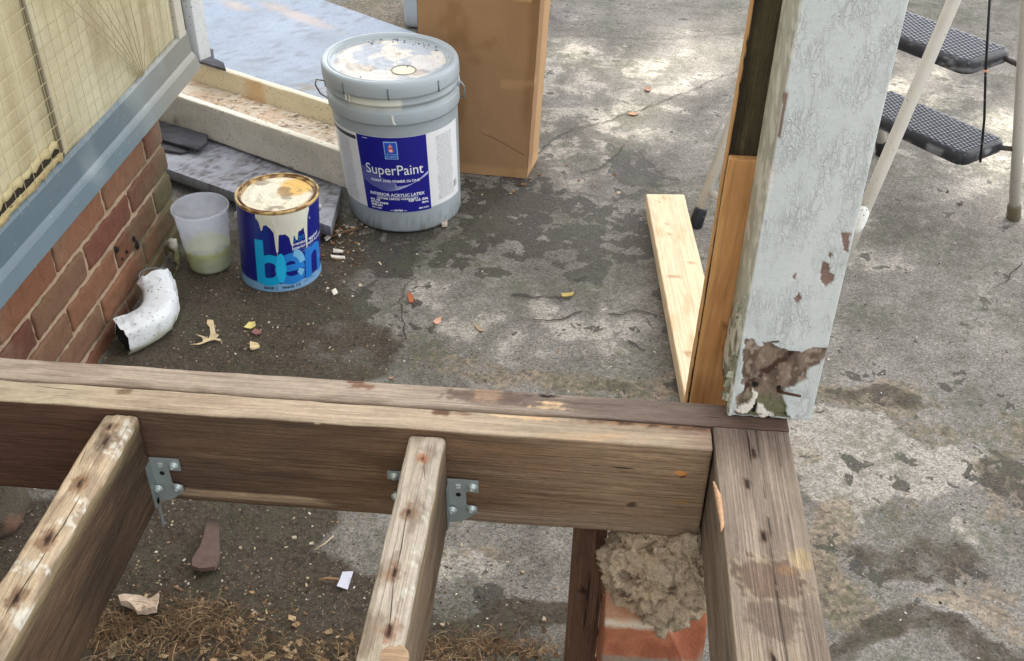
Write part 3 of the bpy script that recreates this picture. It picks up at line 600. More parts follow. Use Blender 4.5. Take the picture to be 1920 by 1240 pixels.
hx = -H/2; V, Fc = rbox(H, PX1-PX0, PY1-PY0, .0015, .0022, np.concatenate([[hx, hx+.0007, hx+.0022], np.arange(hx+.0034, hx+.239, .0013), np.arange(hx+.242, hx+.548, .0035), np.arange(hx+.552, -hx-.01, .03), [-hx-.0022, -hx]])); V = V[:, [1, 2, 0]]; V += [(PX0+PX1)/2, (PY0+PY1)/2, ZP+H/2]
keep = None
P = V.copy(); jx = (fbm(P, 110, 4, 3)-.5)*.009; jz = (fbm(P, 110, 4, 4)-.5)*.009; f = fbm(P, 20, 4, 5)
# upper part of the post needs no fine grid but shares it
C = np.tile(lin(204, 209, 208), (len(V), 1)); C = mixc(C, lin(188, 195, 196), sstep(.4, .7, fbm(P*[1, 1, .3], 9, 3, 15))*.6)
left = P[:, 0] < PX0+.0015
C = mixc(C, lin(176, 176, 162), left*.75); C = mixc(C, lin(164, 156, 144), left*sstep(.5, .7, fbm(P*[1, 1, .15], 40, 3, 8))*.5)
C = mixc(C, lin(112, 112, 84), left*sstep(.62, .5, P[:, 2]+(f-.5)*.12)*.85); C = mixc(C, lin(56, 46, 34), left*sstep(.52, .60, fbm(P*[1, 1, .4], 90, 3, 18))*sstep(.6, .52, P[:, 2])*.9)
C = mixc(C, lin(222, 220, 212), (np.abs(P[:, 0]-PX0-.002) < .003)*sstep(.5, .6, fbm(P, 60, 3, 8))*.7)
front = P[:, 1] < PY0+.002
mb = inpoly(P[:, 0]+jx, P[:, 2]+jz, bare) & front; mw = (inpoly(P[:, 0]+jx*.6, P[:, 2]+jz*.6, wp1) | inpoly(P[:, 0]+jx*.6, P[:, 2]+jz*.6, wp2)) & front
B = np.tile(lin(128, 112, 98), (len(V), 1)); B = mixc(B, lin(88, 72, 60), sstep(.42, .58, fbm(P*[1, 1, .35], 110, 5, 25))*.8); B = mixc(B, lin(164, 150, 136), sstep(.55, .66, fbm(P*[1, 1, .5], 150, 4, 35))*.7)
B = mixc(B, lin(104, 106, 76), sstep(.505, .485, P[:, 2]+(f-.5)*.02)*sstep(.185, .2, P[:, 0])*.85)
c = zpt(560, 500); B = mixc(B, lin(60, 34, 22), sstep(1., .5, np.hypot((P[:, 0]-c[0]-(P[:, 2]-c[1])*.75)/.007, (P[:, 2]-c[1])/.035)+(fbm(P, 200, 3, 9)-.5)*1.6)*.9)
c = zpt(770, 330); B = mixc(B, lin(52, 30, 22), sstep(1., .5, np.hypot((P[:, 0]-c[0])/.004, (P[:, 2]-c[1])/.011)+(fbm(P, 200, 3, 19)-.5)*1.)*.9)
for (cx, cy, a_, b_) in ((400, 890, .004, .012), (410, 670, .005, .006), (735, 930, .003, .012), (650, 700, .004, .004)):
    c = zpt(cx, cy); B = mixc(B, lin(20, 18, 12), sstep(1., .6, np.hypot((P[:, 0]-c[0])/a_, (P[:, 2]-c[1])/b_)+(fbm(P, 200, 3, 29)-.5)*.8))
C = np.where(mb[:, None], B, C); C = np.where(mw[:, None], lin(222, 216, 206)[None], C)
for pl in chips:
    k = inpoly(P[:, 0]+jx*.3, P[:, 2]+jz*.3, pl) & front; C = np.where(k[:, None], lin(132, 108, 98)[None]*(.8+.4*fbm(P, 200, 2, 4))[:, None], C); V[k, 1] += .0012
V[mb & ~mw, 1] += .0016+.004*fbm(P[mb & ~mw], 90, 3, 7)*sstep(.56, .48, P[mb & ~mw, 2])
V[:, 0] += np.where(left, (fbm(P, 50, 3, 2)-.6)*.006*sstep(.62, .5, P[:, 2]), 0); V[:, 1] += np.where(front, (fbm(P*[1, 1, .4], 40, 3, 12)-.5)*.0012, 0)
# ragged lower end
low = P[:, 2] < ZP+.006; V[low, 2] += (vn(P[low]*[260, 60, 0], 4))*.004
al = np.where(mb, 0., 1.)
mesh('painted_post', V, Fc, M_paint, post, np.hstack([C, al[:, None]]))
V, Fc = tube([at(1340+640/5.392, 600+715/5.392, 'y', PY0+.002), at(1340+700/5.392, 600+738/5.392, 'y', PY0-.004), at(1340+868/5.392, 600+772/5.392, 'y', PY0-.016)], [.0022, .0017, .0016], 8)
mesh('bent_nail', V, Fc, M_dark, post, lin(84, 62, 52))
# loose paint curls on the left corner
fl = []
for k in range(26):
    z = ZP+.006+.16*random.random()**1.4; c = np.array([PX0-.001, PY0+random.uniform(0, .03), z]); a_ = random.uniform(.003, .008); b_ = random.uniform(.004, .013)
    d = np.array([-random.uniform(.1, .6), -random.uniform(0, .8), 0]); d /= np.linalg.norm(d)
    fl.append((np.array([c, c+d*a_+[0, 0, .002], c+d*a_*.8+[0, 0, b_], c+[0, 0, b_*.9]]), [(0, 1, 2, 3)]))
mesh('paint_flakes', *join(fl), M_paint2, post, lin(176, 178, 160))['kind'] = 'stuff'
# temporary timbers behind the post
sup = thing('support_stud', 'upright orange brown timber stud standing right behind the peeling post', 'timber', (.185, 1.05, 0))
def p_orange(P, G):
    n = len(P); f = fbm(P*[5, 5, 1], 14, 4, 53); C = np.tile(lin(188, 140, 90), (n, 1)); C = mixc(C, lin(164, 112, 66), sstep(.45, .7, f)*.7); C = mixc(C, lin(206, 160, 104), (P[:, 0] < .147)*.6)
    for px, py, a_, b_ in ((1361, 615, .006, .008), (1358, 662, .004, .006), (1330, 697, .003, .003)):
        c = at(px, py, 'y', 1.03); C = mixc(C, lin(112, 62, 30), spot(P, c, a_, b_, (0, 2), seed=px, jit=.3)*.8)
    return C
board('short_stud', (.1875, 1.034, .335), (.1925, 1.034, .736), .092, .012, sup, M_fresh, p_orange, up=(0, -1, 0), step=.006, warp=.0006, r=.0015)
def p_oldst(P, G):
    n = len(P); C = np.tile(lin(84, 76, 54), (n, 1)); C = mixc(C, lin(56, 50, 36), sstep(.4, .65, fbm(P*[5, 5, 1], 12, 4, 63))); e = (P[:, 0]-.0182*(P[:, 2]-.335) < .1392+(vn(P*[0, 0, 120], 3)-.5)*.002); C = mixc(C, lin(200, 156, 106), e*1.); 
    C = mixc(C, lin(40, 30, 20), ((P[:, 0]-.0182*(P[:, 2]-.335) >= .1392) & (P[:, 0]-.0182*(P[:, 2]-.335) < .143))*.9); return C
board('long_stud', (.188, 1.0470, .335), (.222, 1.0470, 2.2), .1, .022, sup, M_wood, p_oldst, up=(0, -1, 0), step=.006, warp=.0008, r=.002)
# loose pale 2x4 on the ground
def p_pale(P, G):
    n = len(P); f = fbm(P*[3, 1, 3], 14, 4, 73); C = np.tile(lin(228, 203, 168), (n, 1)); C = mixc(C, lin(204, 170, 128), sstep(.48, .7, f)*.6)
    for px, py, a_, b_ in ((1290, 664, .010, .010), (1235, 380, .003, .006), (1255, 440, .008, .006), (1296, 495, .012, .006), (1245, 374, .003, .005), (1262, 520, .02, .008), (1268, 422, .004, .004), (1250, 420, .004, .004)):
        C = mixc(C, lin(160, 112, 74), spot(P, at(px, py, 'z', .04), a_, b_, seed=px, jit=.6)*.65)
    return np.hstack([C, np.ones((n, 1))])
pl = board('loose_timber', (.1815, 2.238, .041), (.2665, 1.13, .041), .089, .0385, None, M_fresh, p_pale, step=.006, warp=.0008)
tag(pl, 'pale new softwood two by four lying flat on the asphalt beside the ladder foot', 'timber')
# ================================================================== PIER + STAKE
pier = thing('brick_pier', 'orange brick pier topped with crumbly grey mortar lump under the deck corner', 'pier', (.105, .88, 0))
V, Fc = rbox(.120, .125, .25, .006, .004); V += [.111, .875, .125]; jn = fbm(V, 50, 3, 4)-.5; V += jn[:, None]*.004
cut = sstep(.12, .16, V[:, 0])*sstep(.84, .80, V[:, 1]); V[:, 2] -= cut*.10*sstep(.1, .24, V[:, 2])
C = np.tile(lin(190, 122, 90), (len(V), 1)); C = mixc(C, lin(196, 156, 124), (V[:, 2] > .245)*1.*(.6+.4*fbm(V, 30, 3, 5))); C = mixc(C, lin(150, 84, 60), sstep(.45, .7, fbm(V, 25, 3, 6))*.7)
C = mixc(C, lin(208, 196, 176), sstep(.006, .001, np.abs(V[:, 2]-.2465+(fbm(V, 70, 2, 4)-.5)*.006))*(V[:, 1] < .82)*.9)
C = mixc(C, lin(150, 140, 124), (np.abs((V[:, 2] % .0635)-.058) < .005)*(V[:, 2] < .2)*.9)
mesh('brick', V, Fc, M_brick, pier, C)
bm = bmesh.new(); bmesh.ops.create_icosphere(bm, subdivisions=6, radius=1); V = np.array([v.co[:] for v in bm.verts]); Fc = [[v.index for v in q.verts] for q in bm.faces]; bm.free()
D = V.copy(); r_ = 1+.62*(fbm(D, 2.4, 3, 5)-.5)+.42*(fbm(D, 7, 4, 6)-.5); lump = np.abs(fbm(D, 16, 3, 8)-.5); r_ += .26*(.25-lump)+.16*(fbm(D, 34, 3, 9)-.5)
V = D*r_[:, None]*[.056, .066, .05]; V *= [1.12, 1., 1.08]; V += [.114, .882, .268]; V[:, 0] = np.where(V[:, 2] > .317, np.minimum(V[:, 0], .1545), np.minimum(V[:, 0], .172)); V[:, 2] = np.where(V[:, 1] > .885, np.minimum(V[:, 2], .3185), V[:, 2])
C = np.tile(lin(206, 184, 156), (len(V), 1)); C = mixc(C, lin(88, 68, 50), sstep(.54, .64, fbm(D, 6, 4, 16)+(1.-r_)*.6)*.7); C = mixc(C, lin(196, 180, 156), sstep(1.0, 1.15, r_)*.6)
mesh('mortar_lump', V, Fc, M_mortar, pier, C)
def p_stake(P, G):
    n = len(P); C = np.tile(lin(128, 98, 78), (n, 1)); C = mixc(C, lin(98, 72, 56), sstep(.42, .65, fbm(P*[8, 8, 1], 12, 4, 83))*.9); c = at(1093, 1108, 'y', .92)
    C = mixc(C, lin(46, 28, 20), spot(P, c, .007, .010, (0, 2), seed=3, jit=.4)*.9); return np.hstack([C, np.ones((n, 1))])
stk = board('timber_stake', (.0285, .9195, -.05), (.0295, .9195, .3185), .0415, .03, None, M_ridged, p_stake, up=(0, -1, 0), step=.005, warp=.0008)
tag(stk, 'dark brown upright board between the deck rim and the ground beside brick pier', 'board')
# ================================================================== BUCKET
bc = np.array([-.423, 2.186]); bk = thing('paint_bucket', 'large grey plastic paint bucket with dirty lid and blue and white label', 'bucket', (*bc, 0))
def br(z): return .129+(z/.27)*.010
def bsh(V): V = V.copy(); V[:, 0] += -.020*V[:, 2]/.37; V[:, 0] += bc[0]; V[:, 1] += bc[1]; return V
prof = [(0, .004), (.118, .002), (.126, .004), (.129, .010)]+[(br(z), z) for z in np.linspace(.03, .268, 12)]+[(.1395, .2695), (.1435, .270), (.1445, .274), (.1448, .296), (.1425, .3005), (.1395, .301), (.1395, .312), (.1425, .3125), (.1435, .315), (.1435, .318), (.140, .3205), (.1395, .338)]
V, Fc = lathe(prof, 128); P = bsh(V); C = np.tile(lin(158, 168, 174), (len(V), 1)); C = mixc(C, lin(142, 146, 146), sstep(.5, .7, fbm(P, 9, 3, 3))*.4)
C = mixc(C, lin(96, 92, 80), sstep(.06, .0, P[:, 2])*sstep(.5, .62, fbm(P, 130, 3, 4))*.6); al = np.ones(len(V))
a = np.arctan2(V[:, 1], V[:, 0]); smear = sstep(.34, .325, V[:, 2])*sstep(.300, .304, V[:, 2])*(a > -2.1)*(a < -1.25); C = mixc(C, lin(206, 208, 196), smear*sstep(.35, .5, fbm(P, 25, 3, 7)))
body = mesh('body', P, Fc, M_plastic, bk, C)
V, Fc = join([(bsh(v), f) for v, f in [box((.1435*math.cos(t), .1435*math.sin(t), .285), (.004, .004, .028)) for t in np.arange(0, 6.28, .26)]])
prof = [(.1395, .331), (.1470, .331), (.1485, .335), (.1485, .352), (.1475, .362), (.1445, .3665), (.1405, .3675), (.1365, .3665), (.1345, .3635), (.1335, .3635), (.1325, .3655), (.1305, .366), (.129, .362), (.1275, .3575), (.12, .3565), (.06, .3568), (0, .357)]
V, Fc = lathe(prof, 128); 
V2, F2 = [], []
P = bsh(V); lid = mesh('lid_rim', P, Fc[:128*14], M_plastic, bk, np.tile(lin(166, 176, 182), (len(V), 1)))
# lid disc, finely divided for paint blots
rr = np.linspace(.0005, .1278, 50); prof = [(r, .3572+.0008*math.sin(r*300)) for r in rr]; V, Fc = lathe(prof, 150); P = bsh(V); f = fbm(P, 11, 4, 5); C = np.tile(lin(208, 206, 204), (len(V), 1)); C = mixc(C, lin(174, 180, 190), sstep(.46, .54, f))
C = mixc(C, lin(226, 218, 206), sstep(.48, .56, fbm(P, 18, 4, 15))*.8); c = at(800, 135, 'z', .357)
C = mixc(C, lin(230, 224, 205), sstep(.05, .03, np.hypot(V[:, 0]+bc[0]+.05+.02, P[:, 1]-2.26))*.5); C = mixc(C, lin(150, 128, 100), sstep(.6, .7, fbm(P, 16, 4, 21))*.4)
dirt = sstep(.11, .125, np.hypot(V[:, 0], V[:, 1]))*(V[:, 1] > .02)*sstep(.45, .6, fbm(P, 60, 3, 31)); C = mixc(C, lin(92, 80, 62), dirt*.8)
lidm = mesh('lid', P, Fc, M_lid, bk, C)
cc = at(757, 131, 'z', .359); V, Fc = tube([cc+[.026*math.cos(t), .026*math.sin(t), -.0005] for t in np.linspace(0, 2*math.pi, 32)], .0011, 5, False); mesh('spout_ring', V, Fc, M_crack, lidm, lin(150, 146, 132))
V, Fc = lathe([(0, .0014), (.022, .001), (.0245, 0)], 24, cc-[0, 0, .0015]); mesh('spout_cap', V, Fc, M_lid, lidm, lin(226, 222, 196))
dk = []
for k in range(44):
    t = random.uniform(0, 2*math.pi); r = .125*math.sqrt(random.random()) if k > 34 else random.uniform(.10, .124)
    if k <= 34: t = random.uniform(.6, 2.2)
    s = random.uniform(.0006, .0018); v, f = box((0, 0, 0), (s*2, s, s)); v = v+rng.normal(0, s*.3, v.shape); dk.append((bsh(v+[r*math.cos(t), r*math.sin(t), .359]), f))
tag(mesh('lid_grit', *join(dk), M_chip, lidm, lin(56, 46, 34)), kind='stuff')
# tear-strip tabs + cuts on the lid rim
fc = math.atan2(-bc[1], -bc[0])    # direction facing the viewer
tb = []
for da in (-.74, -.05, .72): t = fc+da; tb.append((bsh(box((.1485*math.cos(t), .1485*math.sin(t), .343), (.003, .003, .024))[0]), box((0, 0, 0), (1, 1, 1))[1]))
for tb_ in tb: mesh('lid_cut', *tb_, M_crack, lid, lin(110, 118, 122))
def wrapc(V, t0, z0, rf, off, sh=bsh):
    t = t0+V[:, 0]/rf(z0); z = z0+V[:, 1]; r = np.array([rf(zz) for zz in z])+off+V[:, 2]; return sh(np.stack([r*np.cos(t), r*np.sin(t), z], 1))
def wraplab(t0, t1, z0, z1, rf, off, sh=bsh, nz=12, edge=.0003):
    n = 60; V = []; Fc = []
    for j in range(nz+1):
        z = z0+(z1-z0)*j/nz
        for i in range(n+1): t = t0+(t1-t0)*i/n; r = rf(z)+off; V.append((r*math.cos(t), r*math.sin(t), z))
    for j in range(nz):
        for i in range(n): b = j*(n+1)+i; Fc.append((b, b+1, b+n+2, b+n+1))
    return sh(np.array(V)), Fc
LZ0, LZ1 = .058, .242; tb0, tb1 = fc+rad(-38.5), fc+rad(26.5)
V, Fc = wraplab(fc-1.85, fc+1.22, LZ0+.003, LZ1, br, .0006); lab = mesh('label', V, Fc, M_print, bk, lin(232, 234, 236)*.95); lab['label'] = 'white wraparound label with blue front panel'
V, Fc = wraplab(tb0, tb1, LZ0, LZ1-.0005, br, .0010); blue = mesh('blue_panel', V, Fc, M_print, lab, (.012, .012, .235))
tc_ = (tb0+tb1)/2; W_ = br(.15)*(tb1-tb0)
TX = []
def put(body, size, x, z, bold=0., align='CENTER', sx=1., rf=br, t0=None, off=.0014, sh=bsh, lst=None):
    V, Fc = text(body, size, bold, align, sx=sx); V[:, 0] += x; (TX if lst is None else lst).append((wrapc(V, tc_ if t0 is None else t0, z, rf, off, sh), Fc))
put('SuperPaint', .0345, 0, .152, .0001, sx=.86)
put('PAINT AND PRIMER IN ONE', .0086, 0, .1335, .0002); put('INTERIOR ACRYLIC LATEX', .0100, 0, .0985, .0003, sx=1.02); put('LIFETIME LIMITED WARRANTY', .0068, 0, .0895, .0002)
put('INT. 100', .0062, -.062, .0835, .0004, 'LEFT'); put('EXTRA WHITE', .0062, -.062, .0770, .0004, 'LEFT'); put('BASE 6501', .0062, -.062, .0705, .0004, 'LEFT')
put('4.87 U.S. GAL', .0078, .069, .0845, .0004, 'RIGHT'); put('18.4 L', .0066, .069, .0765, .0004, 'RIGHT'); put('\u2014 SATIN \u2014', .0068, 0, .0605, .0003); put('6501-12345', .0050, -.062, .0635, .0002, 'LEFT'); put('6501-54321', .0050, .069, .0635, .0002, 'RIGHT')
V, Fc = box((0, 0, 0), (.092, .0007, .0004)); Vs = []; 
def strip2(pts, wd, t0=None, rf=br, off=.0013, z0=.15, sh=bsh):
    V = []; Fc = []
    for i, (x, z) in enumerate(pts):
        a_ = pts[max(i-1, 0)]; b_ = pts[min(i+1, len(pts)-1)]; d = np.array([b_[0]-a_[0], b_[1]-a_[1]]); d /= np.linalg.norm(d)+1e-9; n_ = np.array([-d[1], d[0]])*wd/2
        V += [(x+n_[0], z+n_[1], 0), (x-n_[0], z-n_[1], 0)]
        if i: Fc.append((2*i-2, 2*i-1, 2*i+1, 2*i))
    V = np.array(V); V[:, 1] -= z0; return wrapc(V, tc_ if t0 is None else t0, z0, rf, off, sh), Fc
TX.append(strip2([(x, .0965) for x in np.linspace(-.046, .046, 14)], .0006)); TX.append(strip2([(x, .236) for x in np.linspace(-.062, -.05, 4)], .0012)); 
mesh('lettering', *join(TX), M_print, blue, lin(226, 230, 238))
wv = []
for k in range(13):
    q_ = k/12.; pts = []
    for x in np.linspace(-.5, .5, 40):
        x2 = x*W_*.98; lowest = -.12+.45*q_*.4; z = .112+q_*.016+.046*(1-.72*q_*0)*(abs(x-lowest)/.62)**(1.7)*(1.15 if x < lowest else .9)-q_*.004*(1 if x > 0 else -1)
        if z < .168: pts.append((x2, min(z, .167)))
    wv.append(strip2(pts, .00055, off=.0012))
mesh('wave_lines', *join(wv), M_print, blue, lin(176, 184, 222))
# emblem
V, Fc = wraplab(tc_-.115, tc_+.095, .1905, .2325, br, .0014); em = mesh('emblem', V, Fc, M_print, blue, lin(150, 190, 232))
em_t = tc_-.01; V, Fc = wraplab(em_t-.092, em_t+.092, .2035, .2300, br, .0018); mesh('emblem_field', V, Fc, M_print, em, (.02, .09, .55))
L2 = []; put('SHERWIN', .0062, 0, .1980, .0004, t0=em_t, off=.002, lst=L2); put('WILLIAMS', .0055, 0, .1925, .0004, t0=em_t, off=.002, lst=L2); [mesh('emblem_lettering', *q_, M_print, em, (.02, .09, .5)) for q_ in L2]
def disc(cx, cz, pts, t0, off): V = np.array([(cx+x, z, 0) for x, z in pts]); return wrapc(np.vstack([[(cx, np.mean([p[1] for p in pts]), 0)], V]), t0, cz, br, off), [(0, i+1, (i+1) % len(pts)+1) for i in range(len(pts))]
V, Fc = disc(0, .213, [(.0062*math.cos(t), .0062*math.sin(t)) for t in np.linspace(0, 6.28, 16)[:-1]], em_t, .0022); mesh('emblem_globe', V, Fc, M_print, em, (.5, .06, .05))
V, Fc = disc(0, .2215, [(-.005, -.003), (.005, -.003), (.003, .002), (0, .006), (-.003, .002)], em_t, .0024); mesh('emblem_can', V, Fc, M_print, em, lin(220, 150, 130))
V, Fc = disc(0, .2115, [(-.004, -.003), (.0042, -.003), (.003, .0035), (-.0035, .003)], em_t, .0026); mesh('emblem_land', V, Fc, M_print, em, lin(230, 200, 200))
# fine print on the white parts of the label (grey ruled lines of tiny words)
words = ['apply at temperatures above', 'surface must be clean and dry', 'stir thoroughly before use', 'brush roller or airless spray', 'soap and water clean up', 'let dry four hours recoat', 'protect from freezing keep', 'out of reach of children', 'interior walls and ceilings', 'one coat or more as needed']
fp = []
for k in range(32): put(words[k % 10], .0052, .0, .226-k*.0049, .0, 'CENTER', sx=.86, t0=fc+rad(47), off=.0012, lst=fp)
for k in range(31): put(words[(k+3) % 10], .0050, 0, .218-k*.0049, .0, 'CENTER', sx=.86, t0=fc+rad(-59), off=.0012, lst=fp)
mesh('fine_print', *join(fp), M_print, lab, lin(150, 154, 158))
V, Fc = wraplab(fc+rad(-88), tb0-.02, .226, .235, br, .0012); mesh('dark_band', V, Fc, M_print, lab, lin(60, 66, 78))
bar = [wraplab(fc+rad(59)+k*.0115, fc+rad(59)+k*.0115+random.choice([.003, .005, .007]), .083, .100, br, .0013, nz=2) for k in range(9)]; mesh('barcode', *join(bar), M_print, lab, lin(120, 122, 120))
# paint drips
def drip(pts, w_, t0, rf, off, sh, z0): return strip2(pts, w_, t0, rf, off, z0, sh)
for dr_ in (join([strip2([(-.001, .296), (-.0005, .285), (.001, .276)], .0045, fc-.02, lambda z: .1448, .0008, .285), strip2([(.001, .276), (.005, .2755)], .004, fc-.02, lambda z: .1448, .0008, .276)]), strip2([(0, .333), (.001, .322), (-.001, .316)], .005, fc-.72, lambda z: .1460, .0008, .325), strip2([(.009, .333), (.010, .322), (.007, .315)], .0045, fc-.72, lambda z: .1460, .0008, .325)): mesh('paint_drip', *dr_, M_print, bk, lin(226, 228, 222))
# handle ears and wire bail
for sgn, tt in ((-1, fc-1.62), (1, fc+1.55)):
    V, Fc = lathe([(0, .010), (.010, .009), (.012, .006), (.012, 0)], 16); V = np.stack([V[:, 2]+.138, V[:, 0], V[:, 1]], 1); c_, s_ = math.cos(tt), math.sin(tt); V = np.stack([V[:, 0]*c_-V[:, 1]*s_, V[:, 0]*s_+V[:, 1]*c_, V[:, 2]+.310], 1); mesh('handle_ear', bsh(V), Fc, M_plastic, bk, lin(160, 170, 176))
tl, tr_ = fc-1.62, fc+1.55
pth = [(.146*math.cos(tl), .146*math.sin(tl), .312), (.164*math.cos(tl), .164*math.sin(tl), .316), (.170*math.cos(tl-.05), .170*math.sin(tl-.05), .30), (.163*math.cos(tl-.1), .163*math.sin(tl-.1), .275)]
back = fc+math.pi
for k in range(1, 12):
    t = tl-.1-(2*math.pi-(tr_-tl)-.2)*k/12; pth.append((.164*math.cos(t), .164*math.sin(t), .275-.10*math.sin(math.pi*k/12)))
pth += [(.156*math.cos(tr_+.1), .156*math.sin(tr_+.1), .262), (.156*math.cos(tr_), .156*math.sin(tr_), .295), (.146*math.cos(tr_), .146*math.sin(tr_), .310)]
V, Fc = tube(bsh(np.array(pth)), .0019, 8); mesh('wire_handle', V, Fc, M_galv, bk, lin(150, 152, 156))
# ================================================================== PAINT CAN
cn = np.array([-.638, 1.879]); can = thing('paint_can', 'dark blue gallon paint can with cream drips and light blue lettering', 'paint can', (*cn, 0))
ex_ = -.010
def csh(V): V = V.copy(); V[:, 0] += .012*V[:, 2]/.19+cn[0]-.002; V[:, 1] += cn[1]; return V
CR_ = .0832; rc = lambda z: CR_; fcc = math.atan2(-cn[1], -cn[0])
prof = [(0, .003), (.081, .003), (.083, .0), (.0842, .001), (.0842, .004), (CR_, .006)]+[(CR_, z) for z in np.linspace(.01, .182, 12)]+[(CR_, .184), (.0845, .185), (.0852, .188), (.0848, .1905), (.083, .1915), (.081, .1905)]
V, Fc = lathe(prof, 96); P = csh(V); C = np.tile(np.array([.008, .012, .20]), (len(V), 1)); C = mixc(C, lin(196, 168, 110), sstep(.183, .185, V[:, 2])); C = mixc(C, lin(120, 84, 48), sstep(.184, .186, V[:, 2])*sstep(.45, .6, fbm(P, 80, 3, 5))); C = mixc(C, lin(120, 160, 196), sstep(.0165, .0155, V[:, 2])); C = mixc(C, lin(120, 96, 70), sstep(.004, .002, V[:, 2])*.8)
cb = mesh('can_body', P, Fc, M_print, can, C)
V, Fc = wraplab(0, 2*math.pi, .006, .0215, rc, .0006, csh); mesh('light_blue_band', V, Fc, M_print, cb, lin(128, 172, 212))
V, Fc = wraplab(fcc-.66, fcc-.30, .022, .18, rc, .0002, csh); mesh('blue_stripe', V, Fc, M_print, cb, (.008, .03, .24))
V, Fc = lathe([(.081, .1905), (.0795, .1865), (.0775, .1862), (.0765, .1885), (.0745, .1895), (.0730, .1885), (.0722, .1862)], 96); P = csh(V); C = np.tile(lin(190, 160, 104), (len(V), 1)); C = mixc(C, lin(96, 62, 36), sstep(.42, .56, fbm(P, 70, 3, 15))*.9); mesh('can_rim', P, Fc, M_galv, can, C)
V, Fc = lathe([(r, .1862+.0006*math.sin(r*260)) for r in np.linspace(.0005, .0725, 34)], 96); P = csh(V); f = fbm(P, 22, 4, 9); C = np.tile(lin(226, 218, 196), (len(V), 1)); c = at(550, 352, 'z', .187); d = np.hypot(P[:, 0]-c[0], (P[:, 1]-c[1]))
C = mixc(C, lin(222, 178, 96), sstep(.045, .028, d+(f-.5)*.03)); C = mixc(C, lin(120, 100, 74), sstep(.56, .68, fbm(P, 40, 4, 19))*.7); C = mixc(C, lin(140, 96, 50), sstep(.066, .0725, np.hypot(V[:, 0], V[:, 1]))*sstep(.4, .6, f)*.9)
mesh('can_lid', P, Fc, M_lid, can, C)
# cream paint curtain: columns with drip depths
prf = [(-.60, .004), (-.50, .012), (-.46, .020), (-.43, .035), (-.40, .036), (-.37, .024), (-.30, .022), (-.22, .030), (-.155, .040), (-.125, .085), (-.085, .086), (-.055, .045), (0.0, .042), (.10, .046), (.165, .055), (.20, .074), (.235, .074), (.26, .052), (.29, .055), (.31, .064), (.345, .064), (.37, .046), (.44, .045), (.50, .040), (.535, .062), (.56, .092), (.585, .092), (.605, .040), (.62, .018), (.66, .010), (.75, .005)]
aa = np.linspace(-.60, .75, 220); dd = np.interp(aa, [p[0]*1.12 for p in prf], [p[1] for p in prf]); V = []; Fc = []
for i, (a_, d) in enumerate(zip(aa, dd)):
    for s in range(9):
        q_ = s/8; z = .1845-d*q_; o = .0009+.0011*math.sin(min(1, q_*1.4)*math.pi*.8); t = fcc+a_; V.append(((CR_+o)*math.cos(t), (CR_+o)*math.sin(t), z))
    if i: b = i*9; Fc += [(b-9+s, b+s, b+s+1, b-8+s) for s in range(8)]
mesh('paint_drips', csh(np.array(V)), Fc, M_print, cb, lin(222, 222, 206)*.95)
for dr_ in (strip2([(0, .10), (.0005, .055)], .0008, fcc-.12, rc, .0008, .07, csh), strip2([(0, .178), (0, .160)], .001, fcc+.72, rc, .001, .17, csh), strip2([(.003, .160), (.003, .155)], .0018, fcc+.74, rc, .001, .157, csh)): mesh('thin_drip', *dr_, M_print, cb, lin(190, 196, 210))
def canput(body, size, a_, z, col, name, bold=0., sx=1., off=.0008, align='LEFT', sy=1., skew=0.):
    V, Fc = text(body, size, bold, align, sx=sx); V[:, 0] += V[:, 1]*skew; V[:, 1] *= sy; mesh(name, wrapc(V, fcc+a_, z, rc, off, csh), Fc, M_print, cb, col)
canput('b', .148, -.74, .0215, (.008, .40, .76), 'big_letter', .0034, .95, .0008)
canput('e', .148, -.23, .0215, (.02, .22, .66), 'big_letter', .0038, .94, .00075)
canput('n', .148, .52, .0215, (.015, .19, .62), 'big_letter', .0034, .85, .00065)
# lighter overlap of b and e: lens shape
L3 = []
for k in range(21):
    u = -1+2*k/20; hw = .0105*math.sqrt(max(0, 1-u*u)); L3.append((u, hw))
V = []; Fc = []
for k, (u, hw) in enumerate(L3):
    V += [(-hw, .036*u, 0), (hw*.9, .036*u, 0)]
    if k: Fc.append((2*k-2, 2*k-1, 2*k+1, 2*k))
mesh('letter_overlap', wrapc(np.array(V), fcc-.045, .0600, rc, .0019, csh), Fc, M_print, cb, (.02, .50, .86))
V = []; Fc = []
for (ta, tb2) in ((5, 78), (-50, -24)):
    b0 = len(V)
    for k in range(13):
        t = rad(ta+(tb2-ta)*k/12); V += [(.0300*math.cos(t), .0400*math.sin(t), 0), (.0165*math.cos(t), .0225*math.sin(t), 0)]
        if k: j = b0+2*k; Fc.append((j-2, j-1, j+1, j))
mesh('letter_highlight', wrapc(np.array(V), fcc+.215, .0615, rc, .0012, csh), Fc, M_print, cb, lin(120, 186, 228))
canput('Benjamin', .0115, -.10, .139, lin(220, 224, 236), 'lettering', .0004); canput('ben.', .021, .24, .1175, (.01, .25, .6), 'lettering', 0, .9, skew=.2)
canput('premium eggshell', .0100, .24, .1080, lin(200, 206, 226), 'lettering', .0003); canput('interior paint & primer', .0100, .24, .0985, lin(200, 206, 226), 'lettering', .0003)
canput('low odor washable finish', .0055, .24, .0925, lin(120, 140, 200), 'lettering'); canput('stays beautiful longer', .0055, .24, .0865, lin(120, 140, 200), 'lettering')
canput('BASE 1   W626 1X', .0088, -.50, .0085, (.02, .03, .05), 'lettering', .0003, 1.12); canput('BASE 1 W626', .006, .50, .012, lin(60, 90, 120), 'lettering')
